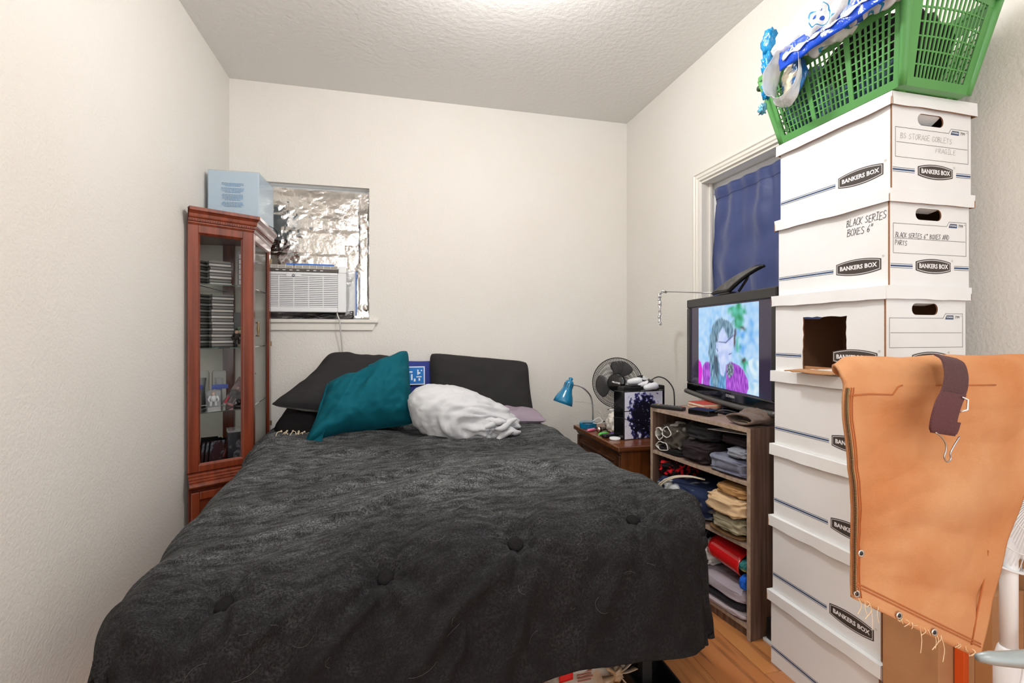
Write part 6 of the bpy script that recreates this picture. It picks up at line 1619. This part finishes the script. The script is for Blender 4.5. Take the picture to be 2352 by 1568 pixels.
def over(u, v):
    if v < .25:         # back drop and roll over the bar
        t_ = v / .25
        l, r2 = Lp[0], Rp[0]; x = lerp(l[0], r2[0], u)
        a_ = max(0, (t_ - .4) / .6) * math.pi; x += (1 - u) * (.036 * (1 + math.cos(a_)) + .05 * (1 - sstep(.25, .5, t_)))
        if t_ < .4: return Vector((x, YO + 2 * RO + .01 * nz((u * 4, t_, 0), 1, 2), lerp(.90, ZTp, t_ / .4)))
        a = (t_ - .4) / .6 * math.pi
        return Vector((x - .012 * math.sin(a) * (1 - u), YO + RO + RO * math.cos(a), ZTp + RO * math.sin(a) + .005 * nz((u * 5, 0, 0), 1, 3) - .014 * math.sin(a) * sstep(.07, 0, u) ** 2))
    t_ = (v - .25) / .75
    l = poly_at(Lp, t_); r2 = poly_at(Rp, t_)
    x = lerp(l[0], r2[0], u); z = lerp(l[1], r2[1], u)
    # bottom hem follows a slanted line
    q = (x * 2.0, z * 3.2 + x * 1.2, 0)
    wk = .010 * nz(q, 2.2, 4) + .009 * ridge((x * 1.0 + z * .8, z * 3.5 + x * .6, 0), 2.4, 8) + .004 * ridge((x * 2 - z, z * 5, 0), 2.8, 3) + .012 * nz((x * 1.1, z * .8, 0), 2.0, 12)
    wk *= sstep(0, .15, t_) * (.25 + .75 * sstep(0, .12, min(u, 1 - u)))
    yb = YO - .012 * math.sin(math.pi * u) - .012 * math.sin(math.pi * t_) * (1 - .5 * u)
    
    return Vector((x, yb + wk, z))
MB().grid(over, 90, 120).build('canvas', tan_o, ov, world=True, smooth=True, solid=(.007, 0))
def on_over(x, z, lift=.006):
    """nearest front surface point for given x,z"""
    best = None
    for it in range(2):
        pass
    u, v = .5, .6
    for it in range(25):
        p = over(u, v); pu = over(min(u + .004, 1), v); pv = over(u, min(v + .004, 1))
        a, b_, c, d = (pu.x - p.x) / .004, (pv.x - p.x) / .004, (pu.z - p.z) / .004, (pv.z - p.z) / .004
        det = a * d - b_ * c
        if abs(det) < 1e-9: break
        ex, ez = x - p.x, z - p.z
        u = min(.99, max(.01, u + .8 * (ex * d - ez * b_) / det)); v = min(.99, max(.252, v + .8 * (a * ez - c * ex) / det))
    p = over(u, v); return Vector((p.x, p.y - lift, p.z))
def seam(name, pts_, r=.0014, m=tan_d):
    MB().tube([on_over(x, z, .0042) for x, z in pts_], r, 5).build(name, m, ov, world=True, smooth=True)
def along(pts_, n=22):
    return [tuple(poly_at(pts_, k / n)) for k in range(n + 1)]
hemline = [(lerp(.812, 1.122, k / 20), lerp(.732, .572, k / 20)) for k in range(21)]
seam('hem_stitch', [(x + .002, z + .020) for x, z in hemline]); seam('hem_stitch', [(x + .002, z + .026) for x, z in hemline])
seam('front_seam', [(x + .011, z) for x, z in [Lp[k] for k in range(1, 41)]], .0014); seam('front_seam', [(x + .016, z) for x, z in [Lp[k] for k in range(1, 41)]], .0012)
seam('yoke_seam', [(.795, 1.098), (.84, 1.10), (.89, 1.098), (.905, 1.112), (.92, 1.128)]); seam('yoke_seam', [(1.01, 1.148), (1.06, 1.138), (1.12, 1.14), (1.17, 1.146)])
seam('side_seam', [(1.100, .60), (1.112, .66), (1.125, .72), (1.145, .78)], .0016)
# zip along the left edge
zp = [over(.004, lerp(.27, .985, k / 40)) + Vector((-.002, -.006, 0)) for k in range(41)]
MB().ribbon(zp, (1, -.6, 0), .006, .002).build('zip_tape', mat('zip_tape', rgb(120, 76, 44), .8), ov, world=True)
mb = MB()
for k in range(150):
    p = poly_at([tuple(q) for q in zp], k / 149); mb.cbox((p[0], p[1] - .0015, p[2]), (.0042, .002, .0016))
mb.build('zip_teeth', bronze, ov, world=True)
for x, z in ((.826, .81), (.815, .738), (.905, .690), (.985, .640)):
    p = on_over(x, z, .0055); T = Matrix.Translation(p) @ Matrix.Rotation(R(90), 4, 'X')
    sn = MB().lathe([(.0065, 0), (.0075, .001), (.0065, .0025), (.004, .0015)], 16, T).build('snap', chrome, ov, world=True, smooth=True); MB().lathe([(.0042, .001), (.003, .0028), (.0005, .003)], 12, T, caps=False).build('snap_centre', dark_pl, sn, world=True, smooth=True)
fr = random.Random(14)
for k in range(26):
    t_ = fr.random(); x, z = lerp(.815, 1.12, t_), lerp(.728, .570, t_); p = on_over(x, z, .003)
    L_ = fr.choice((.006, .01, .012, .03)) if k % 9 else .05
    MB().tube(smooth_path([p, p + Vector((fr.uniform(-.006, .006), -.003, -L_ * .5)), p + Vector((fr.uniform(-.012, .012), -.002, -L_))], 6), .0007, 4, cap=False).build('frayed_thread', tan_l, ov, world=True)
# brown elastic strap with slider and hook
st_m = mat('strap_brown', rgb(84, 52, 54), .85, bump=(160, .5), stretch=(1, 1, 4)); st = ov
wdv = (1, 0, -.17)
pth = smooth_path([(1.022, .690, 1.166), (1.008, .668, 1.158), (.992, .652, 1.138), (.975, .642, 1.116), (.960, .638, 1.098)], 16)
MB().ribbon(pth, wdv, .056, .0035, ortho=False).build('strap', st_m, ov, world=True)
Bq = Vector((.962, .636, 1.104)); dq = Vector((-.30, 0, -.95)); oq = Vector((-.93, -.36, 0))
pth = smooth_path([Bq + dq * a + oq * c for a, c in ((0, 0), (.006, .010), (.020, .020), (.042, .024), (.062, .020), (.072, .010), (.066, .001), (.050, -.003))], 26)
MB().ribbon(pth, wdv, .057, .004, ortho=False).build('strap_loop', mat('strap_brown_smooth', rgb(92, 58, 60), .8, spec=.2, bump=(240, .3)), ov, world=True)
MB().tube([(.972, .630, 1.098), (.980, .626, 1.094), (.979, .626, 1.076), (.968, .630, 1.072)], .0018, 7).build('slider', chrome, ov, world=True, smooth=True)
hk = smooth_path([(.894, .618, 1.042), (.906, .618, 1.034), (.916, .618, 1.022), (.917, .618, 1.010), (.913, .618, 1.000), (.917, .618, .992), (.923, .618, .991), (.928, .618, .996), (.927, .618, 1.005), (.933, .618, 1.014), (.941, .618, 1.024), (.948, .618, 1.032)], 44)
MB().tube(hk, .0013, 6).build('hook', steel, ov, world=True, smooth=True)
# rack
rk2 = thing('clothes_rack', 'grey metal clothes rack with bar and pointed arm in the foreground', 'clothes rack', (1.56, .74, 0))
MB().tube([(.96, YO + RO, ZTp), (1.56, YO + RO, ZTp)], .020, 14).build('bar', steel, rk2, world=True, smooth=True)
MB().tube([(1.56, YO + RO, .02), (1.56, YO + RO, ZTp + .03)], .016, 14).build('post', steel, rk2, world=True, smooth=True)
MB().lathe([(.10, 0), (.10, .012), (.03, .022)], 28, Matrix.Translation((1.56, YO + RO, 0))).build('foot', steel, rk2, world=True, smooth=True)
arm = [(.532, .332, .906), (.545, .329, .9055), (.552, .327, .905), (.575, .322, .904), (.60, .318, .904), (.80, .29, .905), (1.10, .33, .905), (1.40, .50, .905), (1.56, YO + RO, .905)]
MB().tube(arm, [.0035, .006, .0062, .0078, .009, .010, .012, .013, .014], 12).build('arm', mat('arm_grey', rgb(150, 158, 158), .4, .3), rk2, world=True, smooth=True)

# ================================================================== WHITE PEDESTAL FAN + CARDBOARD
wf = thing('pedestal_fan', 'white pedestal fan behind the tan overalls', 'fan', (1.40, .80, 0))
FC = Vector((1.45, .80, .846)); RW = .195
TW = Matrix.Translation(FC) @ Vector((-.25, -.96, .02)).normalized().to_track_quat('Z', 'Y').to_matrix().to_4x4()
for zz, nm in ((.045, 'grille_front'), (-.045, 'grille_back')):
    mb = MB()
    for k in range(110):
        a = 2 * math.pi * k / 110; pts_ = []
        for q in range(6):
            t_ = q / 5; rr = lerp(.04, RW, t_); aa = a + (.55 if zz > 0 else -.55) * t_
            pts_.append(TW @ Vector((rr * math.cos(aa), rr * math.sin(aa), zz * (1 - t_ ** 3))))
        mb.tube(pts_, .0009, 3, cap=False)
    for rr in (.10, .15): mb.tube([TW @ Vector((rr * math.cos(a * .131), rr * math.sin(a * .131), zz * (1 - ((rr - .04) / (RW - .04)) ** 3))) for a in range(48)], .0012, 4, closed=True)
    mb.build(nm, white_pl, wf, world=True)
MB().grid(lambda u, v: TW @ Vector((RW * math.cos(u * 6.2832), RW * math.sin(u * 6.2832), (v - .5) * .03)), 60, 3, cu=True).build('rim', white_pl, wf, world=True, smooth=True, solid=(.004, 0))
for k in range(3):
    a0 = R(20 + 120 * k)
    MB().grid(lambda u, v, a0=a0: TW @ Vector((lerp(.03, .165, v) * math.cos(a0 + (u - .5) * 1.3), lerp(.03, .165, v) * math.sin(a0 + (u - .5) * 1.3), (u - .5) * .03)), 12, 10).build('blade', mat('white_blade', rgb(222, 222, 222), .4, alpha=.95), wf, world=True, smooth=True, solid=(.002, 0))
MB().lathe([(.04, -.02), (.045, .04), (.03, .055)], 20, TW).build('hub', white_pl, wf, world=True, smooth=True)
MB().lathe([(.055, -.05), (.055, -.11), (.03, -.13)], 20, TW).build('motor', white_pl, wf, world=True, smooth=True)
MB().tube([(1.405, .815, .43), (1.405, .815, .70), (1.43, .87, .82)], .0165, 16).build('pole', white_pl, wf, world=True, smooth=True)
MB().lathe([(.027, .02), (.027, .44), (.020, .47), (.0175, .475)], 20, Matrix.Translation((1.405, .815, 0))).build('pole_sleeve', white_pl, wf, world=True, smooth=True)
MB().lathe([(.105, 0), (.105, .012), (.06, .03), (.026, .05)], 30, Matrix.Translation((1.405, .80, 0))).build('base', white_pl, wf, world=True, smooth=True)
MB().tube(smooth_path([(1.455, .80, .66), (1.45, .77, .60), (1.42, .77, .54), (1.375, .765, .485), (1.362, .765, .43), (1.335, .765, .375), (1.36, .765, .33), (1.40, .76, .25)], 40), .0045, 8).build('cord', white_pl, wf, world=True, smooth=True)
kb = thing('cardboard_box', 'plain brown cardboard box standing before the storage boxes', 'cardboard box', (1.47, .99, 0))
MB().box(1.338, 1.64, .918, 1.062, 0.0005, .52).build('carton', card_k, kb, world=True, bevel=.002)
MB().box(1.46, 1.52, .9165, .918, .0, .52).build('tape', mat('packing_tape', rgb(176, 124, 78), .3), kb, world=True)
og = thing('orange_carton', 'narrow orange carton leaning behind the white fan pole', 'box', (1.395, .905, 0))
MB().box(1.385, 1.402, .893, .915, 0.0005, .50).build('carton', mat('orange_print', rgb(214, 84, 24), .5), og, world=True, bevel=.001); MB().box(1.4022, 1.404, .893, .915, .40, .50).build('white_label', ink_wh, og, world=True)
k2 = thing('cardboard_box', 'second brown cardboard box at the wall behind the fan pole', 'cardboard box', (1.70, .80, 0))
MB().box(1.668, 1.765, .60, 1.05, 0.0005, .56).build('carton', card_k, k2, world=True, bevel=.002); MB().box(1.664, 1.77, .60, 1.05, .56, .575).build('lid_flap', card_k, k2, world=True)
